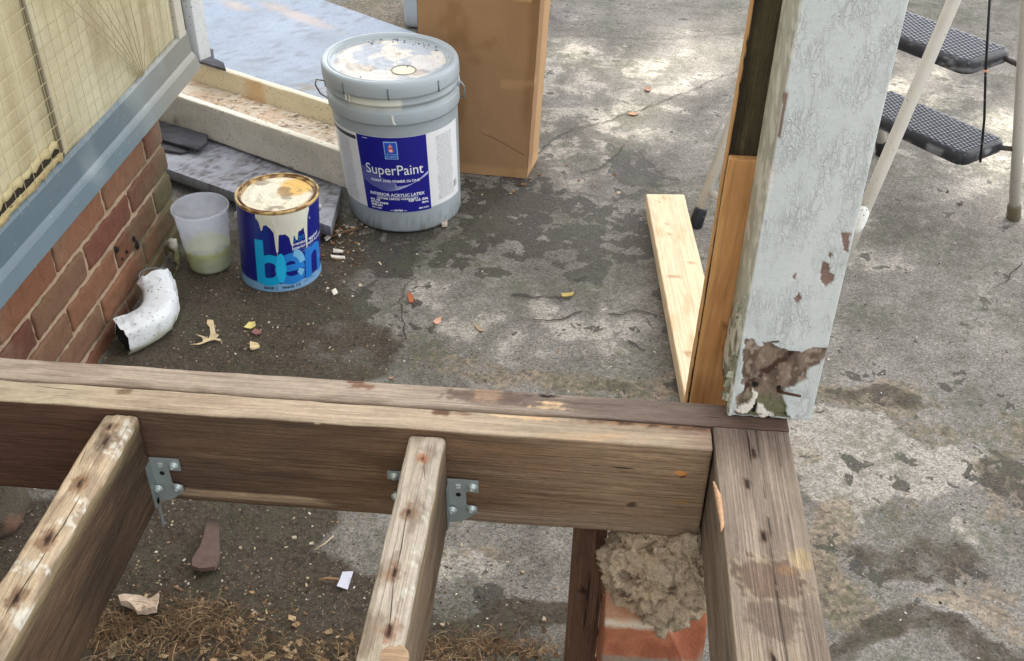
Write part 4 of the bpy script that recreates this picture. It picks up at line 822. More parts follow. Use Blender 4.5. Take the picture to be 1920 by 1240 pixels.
for sgn in (-1, 1):
    t = fcc+sgn*1.5; V, Fc = lathe([(0, .005), (.006, .0045), (.008, .002), (.0085, 0)], 14); V = np.stack([V[:, 2]+CR_, V[:, 0], V[:, 1]], 1); c_, s_ = math.cos(t), math.sin(t); V = np.stack([V[:, 0]*c_-V[:, 1]*s_, V[:, 0]*s_+V[:, 1]*c_, V[:, 2]+.150], 1); mesh('handle_ear', csh(V), Fc, M_galv, can, lin(170, 170, 168))
# ================================================================== CUP
cc0 = np.array([-.796, 1.884]); cup = thing('plastic_cup', 'milky plastic mixing cup half full of yellow green water beside the can', 'cup', (*cc0, 0))
def ush(V): V = V.copy(); V[:, 0] += -.006*V[:, 2]/.14+cc0[0]; V[:, 1] += cc0[1]+.010*V[:, 2]/.14; return V
prof = [(0, .003), (.040, .002), (.0435, .005), (.0445, .010), (.0560, .132), (.0580, .134), (.0595, .136), (.0595, .139), (.0575, .141), (.0560, .139), (.0550, .132), (.0435, .010), (.040, .006), (0, .006)]
V, Fc = lathe(prof, 64); mesh('cup_wall', ush(V), Fc, M_cup, cup)
V, Fc = lathe([(0, .0065), (.0425, .0065), (.0475, .050), (.0470, .0515), (0, .0515)], 64); mesh('water', ush(V), Fc, M_liq, cup)
sc_ = []
for k in range(26):
    t = random.uniform(-1.6, .4)-.5; r = random.uniform(.036, .046); s = random.uniform(.001, .004); v, f = box((0, 0, 0), (s*2, s, .001)); sc_.append((ush(v+[r*math.cos(t), r*math.sin(t), .0525]), f))
mesh('scum', *join(sc_), M_chip, cup, (.02, .03, .01))
V, Fc = wraplab(math.pi*.2, math.pi*.7, .085, .087, lambda z: .0513, 0, ush, nz=1); mesh('measuring_line', V, Fc, M_cup, cup)
# mossy chunk + strap left of the cup
mv, mf = [], []
for k in range(26):
    t = k/25; mv.append(at(320, 452, 'z', .055)*(1-t)**2+2*t*(1-t)*at(345, 492, 'z', .03)+t*t*at(322, 518, 'z', .006))
mv, mf = tube(mv, [.010-.006*k/25 for k in range(26)], 12); mn = fbm(mv, 110, 4, 6); mv = mv+(mn-.5)[:, None]*.012; mcol = mixc(np.tile(lin(120, 122, 84), (len(mv), 1)), lin(70, 66, 40), sstep(.45, .6, mn)); mcol = mixc(mcol, lin(206, 204, 184), sstep(.046, .055, mv[:, 2]))
ms = mesh('mossy_stick', mv, mf, M_mortar, col=mcol, loc=tuple(at(330, 490)))
tag(ms, 'mossy green broken stick leaning against the left of the plastic cup', 'stick')
# ================================================================== DOWNSPOUT ELBOW
pth = [at(228, 631, 'z', .032), at(262, 618, 'z', .033), at(290, 600, 'z', .034), at(303, 578, 'z', .036), at(302, 555, 'z', .041), at(296, 535, 'z', .050), at(290, 521, 'z', .060)]
el = thing('downspout_elbow', 'crumpled white downspout elbow lying on dirt against the brick wall', 'pipe elbow', tuple(at(285, 600)))
PP = []
for a_, b_ in zip(pth[:-1], pth[1:]):
    for k in range(6): PP.append(a_+(b_-a_)*k/6)
PP.append(pth[-1]); PP = np.array(PP)
for _ in range(6): PP[1:-1] = (PP[:-2]+PP[2:]+2*PP[1:-1])/4
def sweep(PP, rw, rh, n=40, inset=0., crump=.0022):
    V = []; m_ = len(PP)
    for i in range(m_):
        t = PP[min(i+1, m_-1)]-PP[max(i-1, 0)]; t /= np.linalg.norm(t); s_ = np.cross(t, [0, 0, 1]); s_ /= np.linalg.norm(s_); u = np.cross(s_, t)
        for k in range(n):
            th = 2*math.pi*k/n; cx, sx_ = math.cos(th), math.sin(th); e = .62; x = abs(cx)**e*(1 if cx > 0 else -1); y = abs(sx_)**e*(1 if sx_ > 0 else -1)
            V.append(PP[i]+s_*x*(rw-inset)+u*y*(rh-inset))
    V = np.array(V); V += (fbm(V, 45, 3, 5)-.5)[:, None]*crump*2
    return V, [(i*n+k, i*n+(k+1) % n, (i+1)*n+(k+1) % n, (i+1)*n+k) for i in range(m_-1) for k in range(n)]
V, Fc = sweep(PP, .033, .030, crump=.005); ph = np.arange(len(PP)).repeat(40); kk = np.tile(np.arange(40), len(PP)); endw = np.clip(1-np.minimum(ph, len(PP)-1-ph)/9., 0, 1); V[:, 2] += .0022*np.cos(kk*2*math.pi/5)*endw; V[:, 1] += .0018*np.sin(kk*2*math.pi/5)*endw
rib = (np.abs(((ph-12) % 4)-1) < .5)*(ph > 10)*(ph < 26); V[:, 2] += rib*-.0024
C = np.tile(lin(220, 224, 226), (len(V), 1)); C = mixc(C, lin(150, 152, 122), sstep(.034, .014, V[:, 2]+(fbm(V, 40, 3, 6)-.5)*.03)*.8); C = mixc(C, lin(70, 66, 52), sstep(.66, .74, fbm(V, 90, 3, 8))*.35)
mesh('elbow_shell', V, Fc, M_paint2, el, C)
V, Fc = sweep(PP, .033, .030, inset=.0050, crump=.005); mesh('elbow_dark_inside', V, [f[::-1] for f in Fc], M_crack, el, lin(46, 44, 38))  # inside of the white shell, coloured dark for the shade in its opening
t0 = PP[-1]; V, Fc = tube([t0+np.array([.031*math.cos(t), .014*math.sin(t), .004+.010*math.sin(t)]) for t in np.linspace(0, 2*math.pi, 28)], .0013, 6, False); mesh('elbow_rim', V, Fc, M_metal, el, lin(150, 154, 160))
# ================================================================== CASING TROUGH
near0, near1 = np.array([-1.35, 2.5912]), at(640, 280, 'z', .15)[:2]+[.012, -.006]
far1 = at(612, 206, 'z', .15)[:2]+[.02, -.012]; dirn = (near1-near0)/np.linalg.norm(near1-near0); nrm = np.array([-dirn[1], dirn[0]]); nrm = nrm if nrm[1] > 0 else -nrm
tr = thing('post_casing', 'cream painted three sided wooden post casing lying open with peeling debris inside', 'casing', (*near1, .05))
def p_cream(P, G):
    n = len(P); C = np.tile(lin(216, 210, 194), (n, 1)); C = mixc(C, lin(192, 188, 174), sstep(.42, .7, fbm(P, 9, 4, 5))*.7); C = mixc(C, lin(236, 228, 208), (P[:, 2] > .1475)*.8)
    C = mixc(C, lin(96, 82, 52), sstep(.62, .7, fbm(P, 22, 4, 25))*sstep(.1, .06, P[:, 2])); return C*.9
Wt = .178
board('side_board', (*near0, .15), (*near1, .15), .019, .092, tr, M_paint2, p_cream, step=.008)
def p_cream2(P, G):
    n = len(P); C = np.tile(lin(222, 210, 178), (n, 1)); c = at(488, 168, 'z', .12); C = mixc(C, lin(206, 156, 92), sstep(.05, .02, np.hypot(P[:, 0]-c[0], P[:, 1]-c[1])+(fbm(P, 40, 3, 4)-.5)*.02)*.6); C = mixc(C, lin(230, 220, 196), (P[:, 2] > .1475)*.8); return C*.9
f0 = near0+nrm*Wt; f1 = f0+dirn*(np.dot(far1-f0, dirn)); board('side_board', (*f0, .15), (*f1, .15), .019, .092, tr, M_paint2, p_cream2, step=.008)
def p_inner(P, G):
    n = len(P); f = fbm(P, 26, 4, 6); C = np.tile(lin(226, 212, 192), (n, 1)); C = mixc(C, lin(214, 184, 154), sstep(.48, .56, f)*.7); C = mixc(C, lin(120, 96, 72), sstep(.62, .68, fbm(P, 70, 4, 16))*.8); C = mixc(C, lin(80, 64, 44), sstep(.70, .62, np.abs(fbm(P, 60, 3, 26)-.5)*8+.6)*.5); return C*.9
m0 = near0+nrm*Wt/2; m1 = m0+dirn*(np.dot((near1+f1)/2-m0, dirn)); bb = board('base_board', (*m0, .095), (*m1, .095), Wt-.02, .018, tr, M_paint2, p_inner, step=.006, warp=.004)
fl = []
for k in range(260):
    s = random.random()**.6; p = m0+(m1-m0)*(.42+.57*s)+nrm*random.uniform(-.07, .07); a_ = random.uniform(.0012, .006); b_ = a_*random.uniform(.3, .8); th = random.uniform(0, 6.28); c_, s_ = math.cos(th), math.sin(th); tz = random.uniform(-.4, .6)
    q4 = [(-a_, -b_), (a_, -b_*.7), (a_*.8, b_), (-a_*.6, b_*1.1)]; fl.append((np.array([(p[0]+x*c_-y*s_, p[1]+x*s_+y*c_, .099+abs(x)*abs(tz)+.001) for x, y in q4]), [(0, 1, 2, 3)]))
V, Fc = join(fl); cidx = np.repeat(rng.integers(0, 4, 260), 4); C = np.array([lin(226, 212, 192), lin(216, 196, 172), lin(120, 100, 80), lin(232, 224, 208)])[cidx]*.9; mesh('peeled_paint', V, Fc, M_chip, tr, C, smooth=False)['kind'] = 'stuff'
# grey painted slab below
poly = [(-1.35, 2.385), (-.555, 1.99), (-.571, 2.185), (-.60, 2.29), (-1.35, 2.66)]
V, Fc = gridpoly(poly, .024, .05, .008); P = V; C = np.tile(lin(172, 174, 184), (len(V), 1)); C = mixc(C, lin(132, 128, 128), sstep(.45, .6, fbm(P, 50, 5, 5))*.7); C = mixc(C, lin(70, 62, 54), sstep(.60, .66, fbm(P, 120, 3, 55))*.7); C = mixc(C, lin(198, 202, 210), sstep(.5, .7, fbm(P, 7, 3, 15))*.5); C = np.where((V[:, 2] < .04)[:, None], lin(110, 108, 108)[None], C)
sb = mesh('painted_board', V, Fc, M_paint2, None, C*.85, smooth=False, loc=(-.6, 2.1, .01)); tag(sb, 'speckled grey painted board flat on the ground beneath the cream casing', 'board')
poly = [(-1.75, 3.13), (-.58, 2.50), (-.25, 3.01), (-1.45, 3.89)]
V, Fc = gridpoly(poly, .006, .02, .02); P = V; f = fbm(P, 10, 4, 5); C = np.tile(lin(158, 172, 192), (len(V), 1)); C = mixc(C, lin(168, 180, 196), sstep(.35, .7, fbm(P, 3, 3, 25))*.6); C = mixc(C, lin(128, 134, 142), sstep(.62, .72, fbm(P, 45, 4, 35))*.6); C = mixc(C, lin(150, 160, 172), sstep(.5, .7, f)*.6)
for px, py, rx_, ry_ in ((560, 30, .22, .035), (440, 10, .12, .03)):
    c = at(px, py, 'z', .02); u = (P[:, 0]-c[0])*.8-(P[:, 1]-c[1])*.6; v = (P[:, 0]-c[0])*.6+(P[:, 1]-c[1])*.8; C = mixc(C, lin(196, 178, 168), sstep(1., .3, np.hypot(u/rx_, v/ry_)+(fbm(P, 20, 3, 3)-.5)*1.2)*.8)
c = at(590, 170, 'z', .02); C = mixc(C, lin(150, 140, 125), sstep(.12, .05, np.hypot(P[:, 0]-c[0], P[:, 1]-c[1]))*sstep(.4, .55, fbm(P, 60, 3, 7))*.8)
pb = mesh('plywood_sheet', V, Fc, M_paint2, None, C*.8, smooth=False, loc=(-1, 3.1, 0)); tag(pb, 'large pale blue painted sheet lying flat behind the grey bucket', 'sheet')
# shingles
def shingle(pts, z, label, th=.006, rot=0):
    P = [at(x, y, 'z', z)[:2] for x, y in pts]; V, Fc = gridpoly([tuple(p) for p in P], z, z+th, .012); V[:, 2] += (fbm(V, 14, 3, int(z*1000))-.5)*.012
    f = fbm(V*[.3, 1, 1], 60, 3, 3); C = np.tile(lin(86, 86, 92), (len(V), 1)); C = mixc(C, lin(56, 56, 60), sstep(.4, .6, f)*.8); o = mesh('roof_shingle', V, Fc, M_slate, None, C, smooth=False, loc=(*P[0], z)); tag(o, label, 'shingle', 'broken grey roof shingles around the casing')
shingle([(290, 226), (305, 232), (390, 254), (388, 272), (372, 284), (330, 272), (295, 262)][::-1], .064, 'curved dark grey shingle scrap tucked under the cream casing, the upper one')
shingle([(285, 262), (305, 268), (340, 276), (362, 284), (340, 290), (310, 286), (285, 280)][::-1], .052, 'small dark grey shingle scrap under the larger curved one beside brick')
shingle([(360, 92), (400, 96), (402, 114), (420, 122), (424, 134), (380, 122), (362, 118)][::-1], .160, 'dark grey shingle scrap behind the white corner trim on the casing edge')
# ================================================================== CARDBOARD BOX
cbx = thing('cardboard_box', 'tall brown cardboard box standing upright behind the grey bucket', 'box', (-.28, 2.41, 0))
FL, FR, BR, BL = [np.array(p) for p in ((-.418, 2.372), (-.152, 2.350), (-.133, 2.462), (-.40, 2.485))]; HB = .62
nu, nv_ = 40, 60; V = []; Fc = []
def bxpt(u, z, per):
    a, b = per; p = a+(b-a)*u; p = p+np.array([.020*z/.44+(-.012*z/.44 if p[0] < -.3 else 0), 0]); return (p[0], p[1], z)
n0 = 0
for a, b in ((FL, FR), (FR, BR), (BR, BL), (BL, FL)):
    for jj in range(nv_+1):
        for ii in range(nu+1):
            u = ii/nu; z = .002+HB*jj/nv_; p = np.array(bxpt(u, z, (a, b))); d = np.array([b[1]-a[1], -(b[0]-a[0]), 0]); d /= np.linalg.norm(d)
            bul = .006*math.sin(u*math.pi)*math.sin(min(1, z/.5)*math.pi) if a is FL else .001; V.append(p+d*bul)
    for jj in range(nv_):
        for ii in range(nu): q0 = n0+jj*(nu+1)+ii; Fc.append((q0, q0+1, q0+nu+2, q0+nu+1))
    n0 += (nu+1)*(nv_+1)
V = np.array(V); e = fbm(V, 30, 3, 5)-.5; V[:, :2] += e[:, None]*.0025
C = np.tile(lin(154, 120, 86), (len(V), 1)); C = mixc(C, lin(138, 104, 72), sstep(.45, .7, fbm(V*[1, 1, .3], 7, 3, 6))*.6); C = mixc(C, lin(198, 158, 112), sstep(.035, .02, V[:, 2]+(fbm(V, 20, 2, 4)-.5)*.02)*.4)
fr_ = V[:, 1] < 2.375; ex = V[:, 0]+.152-.020*V[:, 2]/.44; n_ = fbm(V, 12, 4, 44)
C = mixc(C, lin(120, 84, 50), fr_*sstep(-.03, -.012, ex+(n_-.5)*.02)*sstep(.004, -.004, ex)*sstep(.1, .2, V[:, 2])*.55)
C = mixc(C, lin(128, 92, 56), fr_*sstep(.60, .68, n_)*.5); C = mixc(C, lin(190, 152, 108), fr_*sstep(.012, .004, np.abs(V[:, 2]-.235-(V[:, 0]+.3)*.1))*(V[:, 0] > -.22)*.35)
C = mixc(C, lin(150, 108, 66), fr_*sstep(.003, .0, np.abs(ex+.07))*.4); C = mixc(C, lin(206, 168, 122), (V[:, 1] > 2.40)*.5)  # faces behind the front coloured paler, as if catching more light
mesh('carton', V, Fc, M_card, cbx, C)
def crease(pts, r=.0009, col=(92, 62, 38)): V, Fc = tube([at(x, y, 'y', 2.352-.0035) for x, y in pts], r, 5); V[:, 1] = 2.3455+(V[:, 0]+.152)*-.083+(V[:, 1]-V[:, 1].mean())*.3+.0; return V, Fc
mesh('crease_marks', *join([crease([(905, 253), (925, 260), (955, 275), (982, 290)], .0008)]), M_card, cbx, lin(120, 84, 54))
V, Fc = box((-.262, 2.352, .449), (.225, .004, .02)); V[:, 1] += (V[:, 0]+.152)*-.083; mesh('tucked_flap', V, Fc, M_card, cbx, lin(188, 148, 104))
bn = thing('plastic_bin', 'pale translucent plastic bin partly hidden behind the cardboard box', 'bin', (-.42, 3.45, 0))
V, Fc = rbox(.40, .3, .36, .03, .02); V += [-.425, 3.47, .181]; V[:, :2] = (V[:, :2]-[-.425, 3.47])*(1+(V[:, 2:3]-.18)*.12)+[-.425, 3.47]; mesh('bin_body', V, Fc, M_plastic, bn, lin(176, 184, 192))
V, Fc = rbox(.43, .33, .02, .03, .006); V += [-.425, 3.47, .372]; mesh('bin_lid', V, Fc, M_plastic, bn, lin(160, 168, 178))
# ================================================================== STEP LADDER
ld = thing('step_ladder', 'folding cream tube step ladder with black ribbed treads standing on asphalt', 'step ladder', (.6, 2.2, 0))
ux, uy = -.63, .777            # along the treads
LC = lambda s, z, c0, k: np.array([c0[0]+s*(-.77)*z*k, c0[1]+s*(-.64)*z*k, z])
Cf, Df, Bf, Af = (1.0, 2.286), (.754, 2.589), (.251, 2.166), (.497, 1.862)
TUB = lin(204, 200, 190)
def leg(nm, c0, s, k, z1, r, fcol, lab=None):
    P = [LC(s, z, c0, k) for z in (.03, .3, .6, z1)]; o = mesh('leg', *tube(P, r, 16), M_tube, ld, TUB*.95)
    V, Fc = tube([LC(s, z, c0, k) for z in (-.001, .004, .04, .045)], [r*1.15, r*1.32, r*1.22, r*1.1], 16); mesh('rubber_foot', V, Fc, M_rubber, o, fcol); return o
l3 = leg('c', Cf, 1, .40, 1.05, .0125, lin(104, 96, 78)); l4 = leg('d', Df, 1, .40, 1.05, .0125, lin(40, 40, 42))
l1 = leg('b', Bf, -1, .30, 1.05, .0125, lin(36, 38, 44)); l2 = leg('a', Af, -1, .30, 1.05, .0125, lin(36, 38, 44))
V, Fc = tube([LC(-1, .085, Bf, .3), LC(-1, .085, Af, .3)], .0075, 12); mesh('crossbar', V, Fc, M_tube, ld, TUB*.9)
V, Fc = tube([LC(1, 1.05, Cf, .4), LC(1, 1.09, Cf, .45), LC(1, 1.09, Df, .45), LC(1, 1.05, Df, .4)], .0125, 14); mesh('top_rail', V, Fc, M_tube, ld, TUB*.9)
# white paint smear on the rear leg nearest the post
P = [LC(-1, z, Af, .3)+np.array([-.001, -.0025, .002]) for z in (.155, .18, .205, .22)]; V, Fc = tube(P, [.008, .0128, .0126, .009], 14); V += (fbm(V, 200, 3, 4)-.5)[:, None]*.003; mesh('paint_smear', V, Fc, M_paint2, l2, lin(232, 232, 228))
def tread(z, cr, L=.335, Wd=.155):
    """cr = far right corner"""
    e1 = np.array([ux, uy, 0]); e1 /= np.linalg.norm(e1); e2 = np.array([-e1[1], e1[0], 0]); c = np.array([*cr, z])+e1*L/2+e2*Wd/2
    V, Fc = rbox(L, Wd, .030, .006, .011); V[:, 2] -= .015
    # round the corners in plan
    R = np.stack([e1, e2, [0, 0, 1]], 1); rc_ = .028; ax_ = np.abs(V[:, 0])-(L/2-rc_); ay_ = np.abs(V[:, 1])-(Wd/2-rc_); k = (ax_ > 0) & (ay_ > 0); d = np.hypot(ax_, ay_)
    mx_ = np.maximum(ax_, ay_); sc2 = np.where(k & (d > 1e-9), mx_/np.maximum(d, 1e-9), 1.)
    V[:, 0] = np.where(k, np.sign(V[:, 0])*((L/2-rc_)+ax_*sc2), V[:, 0]); V[:, 1] = np.where(k, np.sign(V[:, 1])*((Wd/2-rc_)+ay_*sc2), V[:, 1])
    Wd3 = V@R.T+c; f = fbm(Wd3, 30, 3, 6); C = np.tile(lin(46, 47, 52), (len(V), 1)); C = mixc(C, lin(150, 152, 156), sstep(.56, .68, fbm(Wd3*[1, 1, 3], 28, 4, 7))*.6*(V[:, 2] < -.004))
    o = mesh('tread', Wd3, Fc, M_rubber, ld, C, gc=V)
    pads = []; nx = 27; ny_ = 12; sx_ = (L-.03)/nx; sy_ = (Wd-.026)/ny_
    for i2 in range(nx):
        for j2 in range(ny_):
            cx = -L/2+.015+sx_*(i2+.5); cy = -Wd/2+.013+sy_*(j2+.5)+(sy_*.25 if i2 % 2 else -sy_*.25)
            v, f_ = box((0, 0, 0), (sx_*.80, sy_*.70, .0018)); v[v[:, 2] > 0, :2] *= .8; pads.append(((v+[cx, cy, .0008])@R.T+c, f_))
    mesh('tread_pattern', *join(pads), M_rubber, o, lin(86, 89, 98), smooth=False); return c, R
z_lo, z_hi = .215, .425
for z, cr in ((z_lo, at(1893, 262, 'z', z_lo)[:2]), (z_hi, at(1905, 92, 'z', z_hi)[:2])):
    c, R = tread(z, cr); L_ = .335
    for s in (-1, 1):
        e = c+R[:, 0]*s*L_/2+R[:, 1]*(-.05)-[0, 0, .015]; lg = LC(1, z-.015, Cf if s < 0 else Df, .4); V, Fc = tube([e-R[:, 0]*s*.01, lg], .006, 8); mesh('bracket', V, Fc, M_rubber, ld, lin(70, 66, 60))
p_lo = at(1838, 304, 'z', z_lo-.01); p_hi = at(1848, 133, 'z', z_hi-.012); V, Fc = tube([p_lo, (p_lo+p_hi)/2+[.002, -.004, 0], p_hi, p_hi+(p_hi-p_lo)*1.2], .0026, 8); mesh('link_rod', V, Fc, M_rubber, ld, lin(24, 22, 24))
V, Fc = lathe([(0, .003), (.005, .002), (.006, 0)], 12, p_hi-[0, .003, 0]); mesh('rivet', V, Fc, M_dark, ld, lin(190, 140, 110))
# ================================================================== SMALL THINGS ON THE GROUND
def flat(name, pts, z, th, col, label, cat, m=M_leaf, curl=0., group=None, anchor=None):
    P = np.array([at(x, y, 'z', 0)[:2] for x, y in pts]); c = P.mean(0); V, Fc = gridpoly([tuple(p) for p in P], 0, th, .006)
    d = np.hypot(V[:, 0]-c[0], V[:, 1]-c[1]); V[:, 2] += curl*(d/ d.max())**2+(fbm(V, 60, 2, 3)-.5)*th*2; V[:, 2] += z-V[:, 2].min()+gz(c[0], c[1])+.001
    C = np.tile(lin(*col), (len(V), 1)); C = mixc(C, lin(*col)*.55, sstep(.5, .7, fbm(V, 90, 3, 3))*.6); o = mesh(name, V, Fc, m, None, C, smooth=False, loc=(*c, 0)); return tag(o, label, cat, group)
def zz(x, y): return (340+x/8.855, 560+y/8.855)
flat('oak_leaf', [zz(*p) for p in [(250, 640), (340, 655), (400, 665), (460, 690), (490, 620), (480, 530), (435, 490), (450, 450), (545, 450), (565, 540), (575, 620), (630, 640), (580, 705), (650, 720), (690, 790), (620, 755), (560, 725), (480, 735), (400, 765), (290, 830), (170, 860), (260, 815), (370, 750), (350, 680)]][::-1], .001, .0012, (212, 192, 152), 'curled tan oak leaf on dark soil just right of the white elbow', 'leaf', curl=.010)
flat('dry_leaf', [zz(*p) for p in [(1040, 520), (1120, 430), (1230, 425), (1240, 480), (1150, 540)]][::-1], .001, .0015, (222, 206, 130), 'yellow leaf scrap on the soil below the blue paint can', 'leaf', curl=.004)
flat('dry_leaf', [zz(*p) for p in [(1170, 590), (1230, 540), (1330, 570), (1320, 640), (1220, 620)]][::-1], .001, .0015, (150, 106, 100), 'dull reddish leaf scrap under the yellow one below the can', 'leaf', curl=.004)
flat('wood_chip', [zz(*p) for p in [(1150, 780), (1280, 800), (1310, 840), (1170, 900), (1145, 870)]][::-1], .001, .004, (228, 206, 160), 'cream wood chip closest to the deck rim under the paint can', 'wood chip', M_fresh, .002)
flat('dry_leaf', [(764, 556), (770, 552), (776, 562), (774, 572), (768, 572)][::-1], .001, .002, (170, 96, 62), 'small red brown curled leaf in the middle of the mossy asphalt', 'leaf', curl=.004)
flat('dry_leaf', [(812, 606), (818, 600), (828, 598), (826, 608), (818, 612)][::-1], .001, .0015, (206, 160, 136), 'small pinkish leaf scrap on asphalt above the rim board', 'leaf', curl=.003)
flat('dry_leaf', [(886, 610), (892, 612), (908, 620), (906, 626), (898, 624)][::-1], .001, .0015, (160, 140, 116), 'folded grey brown leaf lying right of the pinkish scrap', 'leaf', curl=.004)
flat('dry_leaf', [(1052, 554), (1076, 551), (1074, 557), (1054, 560)][::-1], .001, .002, (186, 160, 92), 'yellowish straw like leaf beside a crack near asphalt middle', 'leaf', curl=.002)
flat('dry_leaf', [(1176, 216), (1186, 213), (1198, 216), (1188, 219)][::-1], .001, .002, (150, 112, 84), 'orange leaf crumb lying on the long asphalt crack', 'leaf', curl=.003)
flat('dry_leaf', [(1208, 168), (1220, 166), (1219, 173), (1211, 174)][::-1], .001, .002, (130, 90, 70), 'tiny brown leaf crumb on the sunlit asphalt above the long crack', 'leaf', curl=.003)
flat('green_weed', [(1685, 0), (1700, 0), (1702, 10), (1692, 12)][::-1], .001, .006, (190, 210, 60), 'bright green weed tuft by the upper ladder tread', 'weed', curl=.01)
flat('paint_stick', [(828, 400), (839, 400), (839, 430), (829, 433)][::-1], .002, .006, (196, 180, 164), 'short wooden stick poking from under the grey bucket', 'stick', M_wood)
for pts, lb in (([(625, 470), (644, 473), (643, 478), (625, 476)], 'upper short white chip on the dirt right of the blue can'), ([(620, 481), (646, 484), (648, 488), (622, 486)], 'long thin white chip below the short one right of the can'), ([(608, 452), (618, 444), (622, 447), (612, 456)], 'bent white chip closest to the blue can\'s right side'), ([(632, 440), (640, 444), (636, 448)], 'tiny white chip between the blue can and the bucket'), ([(622, 552), (630, 548), (634, 554), (626, 559)], 'pale square chip on asphalt below the white chips')):
    flat('paint_chip', pts[::-1], .002, .003, (226, 218, 202), lb, 'chip', M_chip, .001, 'white chips near the paint can')
flat('pine_bark', [(228, 1138), (240, 1133), (268, 1134), (290, 1142), (304, 1135), (300, 1150), (298, 1162), (280, 1168), (262, 1166), (250, 1152), (232, 1150)][::-1], .004, .010, (208, 186, 164), 'torn pale pink bark piece on soil right of the left joist', 'bark', M_wood, .006)
flat('dry_leaf', [(204, 1240), (203, 1222), (216, 1208), (236, 1205), (226, 1222), (212, 1242)][::-1], .001, .002, (176, 156, 126), 'long tan leaf at the bottom beside the left joist', 'leaf', curl=.008)
flat('dry_leaf', [(0, 992), (14, 986), (32, 978), (36, 983), (20, 995), (4, 1000)][::-1], .001, .003, (196, 176, 150), 'pale narrow leaf left of the left joist', 'leaf', curl=.004)
flat('paper_tag', [(632, 1104), (643, 1077), (663, 1077), (652, 1110)][::-1], .003, .0012, (206, 206, 222), 'small white paper tag on the soil left of the middle joist', 'tag', M_print, .001)
V, Fc = tube([at(598, 1094), at(615, 1091), at(636, 1093)], .0018, 6); V[:, 2] += .008; tag(mesh('twig', V, Fc, M_leaf, None, lin(150, 116, 84), loc=tuple(at(615, 1092))), 'short brown twig touching the white paper tag', 'twig')
V, Fc = tube([at(590, 1038), at(610, 1026), at(626, 1012)], .0012, 6); V[:, 2] += .008; tag(mesh('twig', V, Fc, M_leaf, None, lin(190, 170, 140), loc=tuple(at(610, 1026))), 'thin pale straw above the white paper tag', 'twig')
V, Fc = tube([at(622, 448), at(650, 438), at(672, 432)], .003, 7); V[:, 2] += .006; tag(mesh('twig', V, Fc, M_leaf, None, lin(110, 84, 58), loc=tuple(at(650, 438))), 'brown twig in the dirt between slab and bucket', 'twig')
CH = [(412, 1042, 22, 4, (200, 176, 140), 'pale splinter touching the right side of the rusty plate'), (452, 1031, 10, 6, (196, 180, 150), 'tan crumb of bark just right of the rusty plate and splinter'),
 (500, 1150, 6, 16, (214, 196, 130), 'yellowish upright sliver below the rusty plate on dark soil'), (552, 1012, 12, 8, (220, 210, 180), 'cream crumb of wood nearest the rim board between the joists'),
 (585, 1022, 12, 10, (214, 200, 176), 'cream wood crumb at the left end of the thin pale straw'), (490, 1165, 24, 5, (222, 200, 156), 'long pale wood sliver above the dry moss between the joists'), (575, 1102, 5, 12, (216, 200, 160), 'short cream stick at the left tip of the brown twig'),
 (980, 1075, 12, 5, (200, 180, 140), 'straw coloured chip on grey ground right of the middle joist'), (830, 1175, 14, 8, (216, 190, 160), 'pinkish chip on soil touching the middle joist shadow'), (1020, 1165, 12, 14, (190, 176, 156), 'grey tan chip beside the dark upright board'),
 (1760, 497, 5, 4, (60, 50, 44), 'tiny black crumb alone on the asphalt below the ladder'), (1800, 384, 18, 6, (90, 76, 66), 'brown husk lying under the lower ladder tread'), (1776, 362, 7, 6, (50, 44, 40), 'dark pebble just above the brown husk under the ladder'),
 (735, 712, 14, 6, (206, 160, 130), 'pinkish leaf crumb peeking over the back edge of the rim board')]
for px, py, w0, h0, col, lb in CH:
    q5 = [(px+w0/2*math.cos(a)*(.4+.6*random.random()), py+h0/2*math.sin(a)*(.3+.7*random.random())) for a in np.linspace(0, 2*math.pi, 8)[:-1]]
    flat('bark_chip', q5, .001, .0025, tuple(int(c*.88) for c in col), lb, 'chip', M_leaf, .002, 'scattered loose chips')
# rusty trowel-like strap
V, Fc = gridpoly([tuple(at(x, y, 'z', .01)[:2]) for x, y in [(388, 982), (394, 977), (406, 977), (411, 984), (411, 1000), (413, 1040), (412, 1062), (404, 1072), (376, 1075), (362, 1070), (362, 1058), (376, 1030), (384, 1004)][::-1]], .004, .012, .006)
C = np.tile(lin(104, 86, 78), (len(V), 1)); C = mixc(C, lin(54, 42, 38), sstep(1.12, 1.15, V[:, 1])); V[:, 2] += .006*sstep(1.1, 1.05, V[:, 1])+.003; tag(mesh('rusty_plate', V, Fc, M_dark, None, C, smooth=False, loc=(-.545, 1.1, 0)), 'rusty tapered steel plate lying on soil between the two joists', 'metal plate')
# stone at the left edge
bm = bmesh.new(); bmesh.ops.create_icosphere(bm, subdivisions=4, radius=1); V = np.array([v.co[:] for v in bm.verts]); Fc = [[v.index for v in q.verts] for q in bm.faces]; bm.free()
V = np.sign(V)*np.abs(V)**.7; V = V*(1+.2*(fbm(V, 2, 3, 4)-.5))[:, None]*[.045, .05, .03]+[-.895, 1.125, .02]; C = np.tile(lin(130, 100, 82), (len(V), 1)); C = mixc(C, lin(86, 80, 68), sstep(.45, .6, fbm(V, 20, 3, 3)))
tag(mesh('stone_block', V, Fc, M_mortar, None, C, loc=(-.9, 1.13, 0)), 'rough pinkish grey stone at the wall base under the deck rim', 'stone')
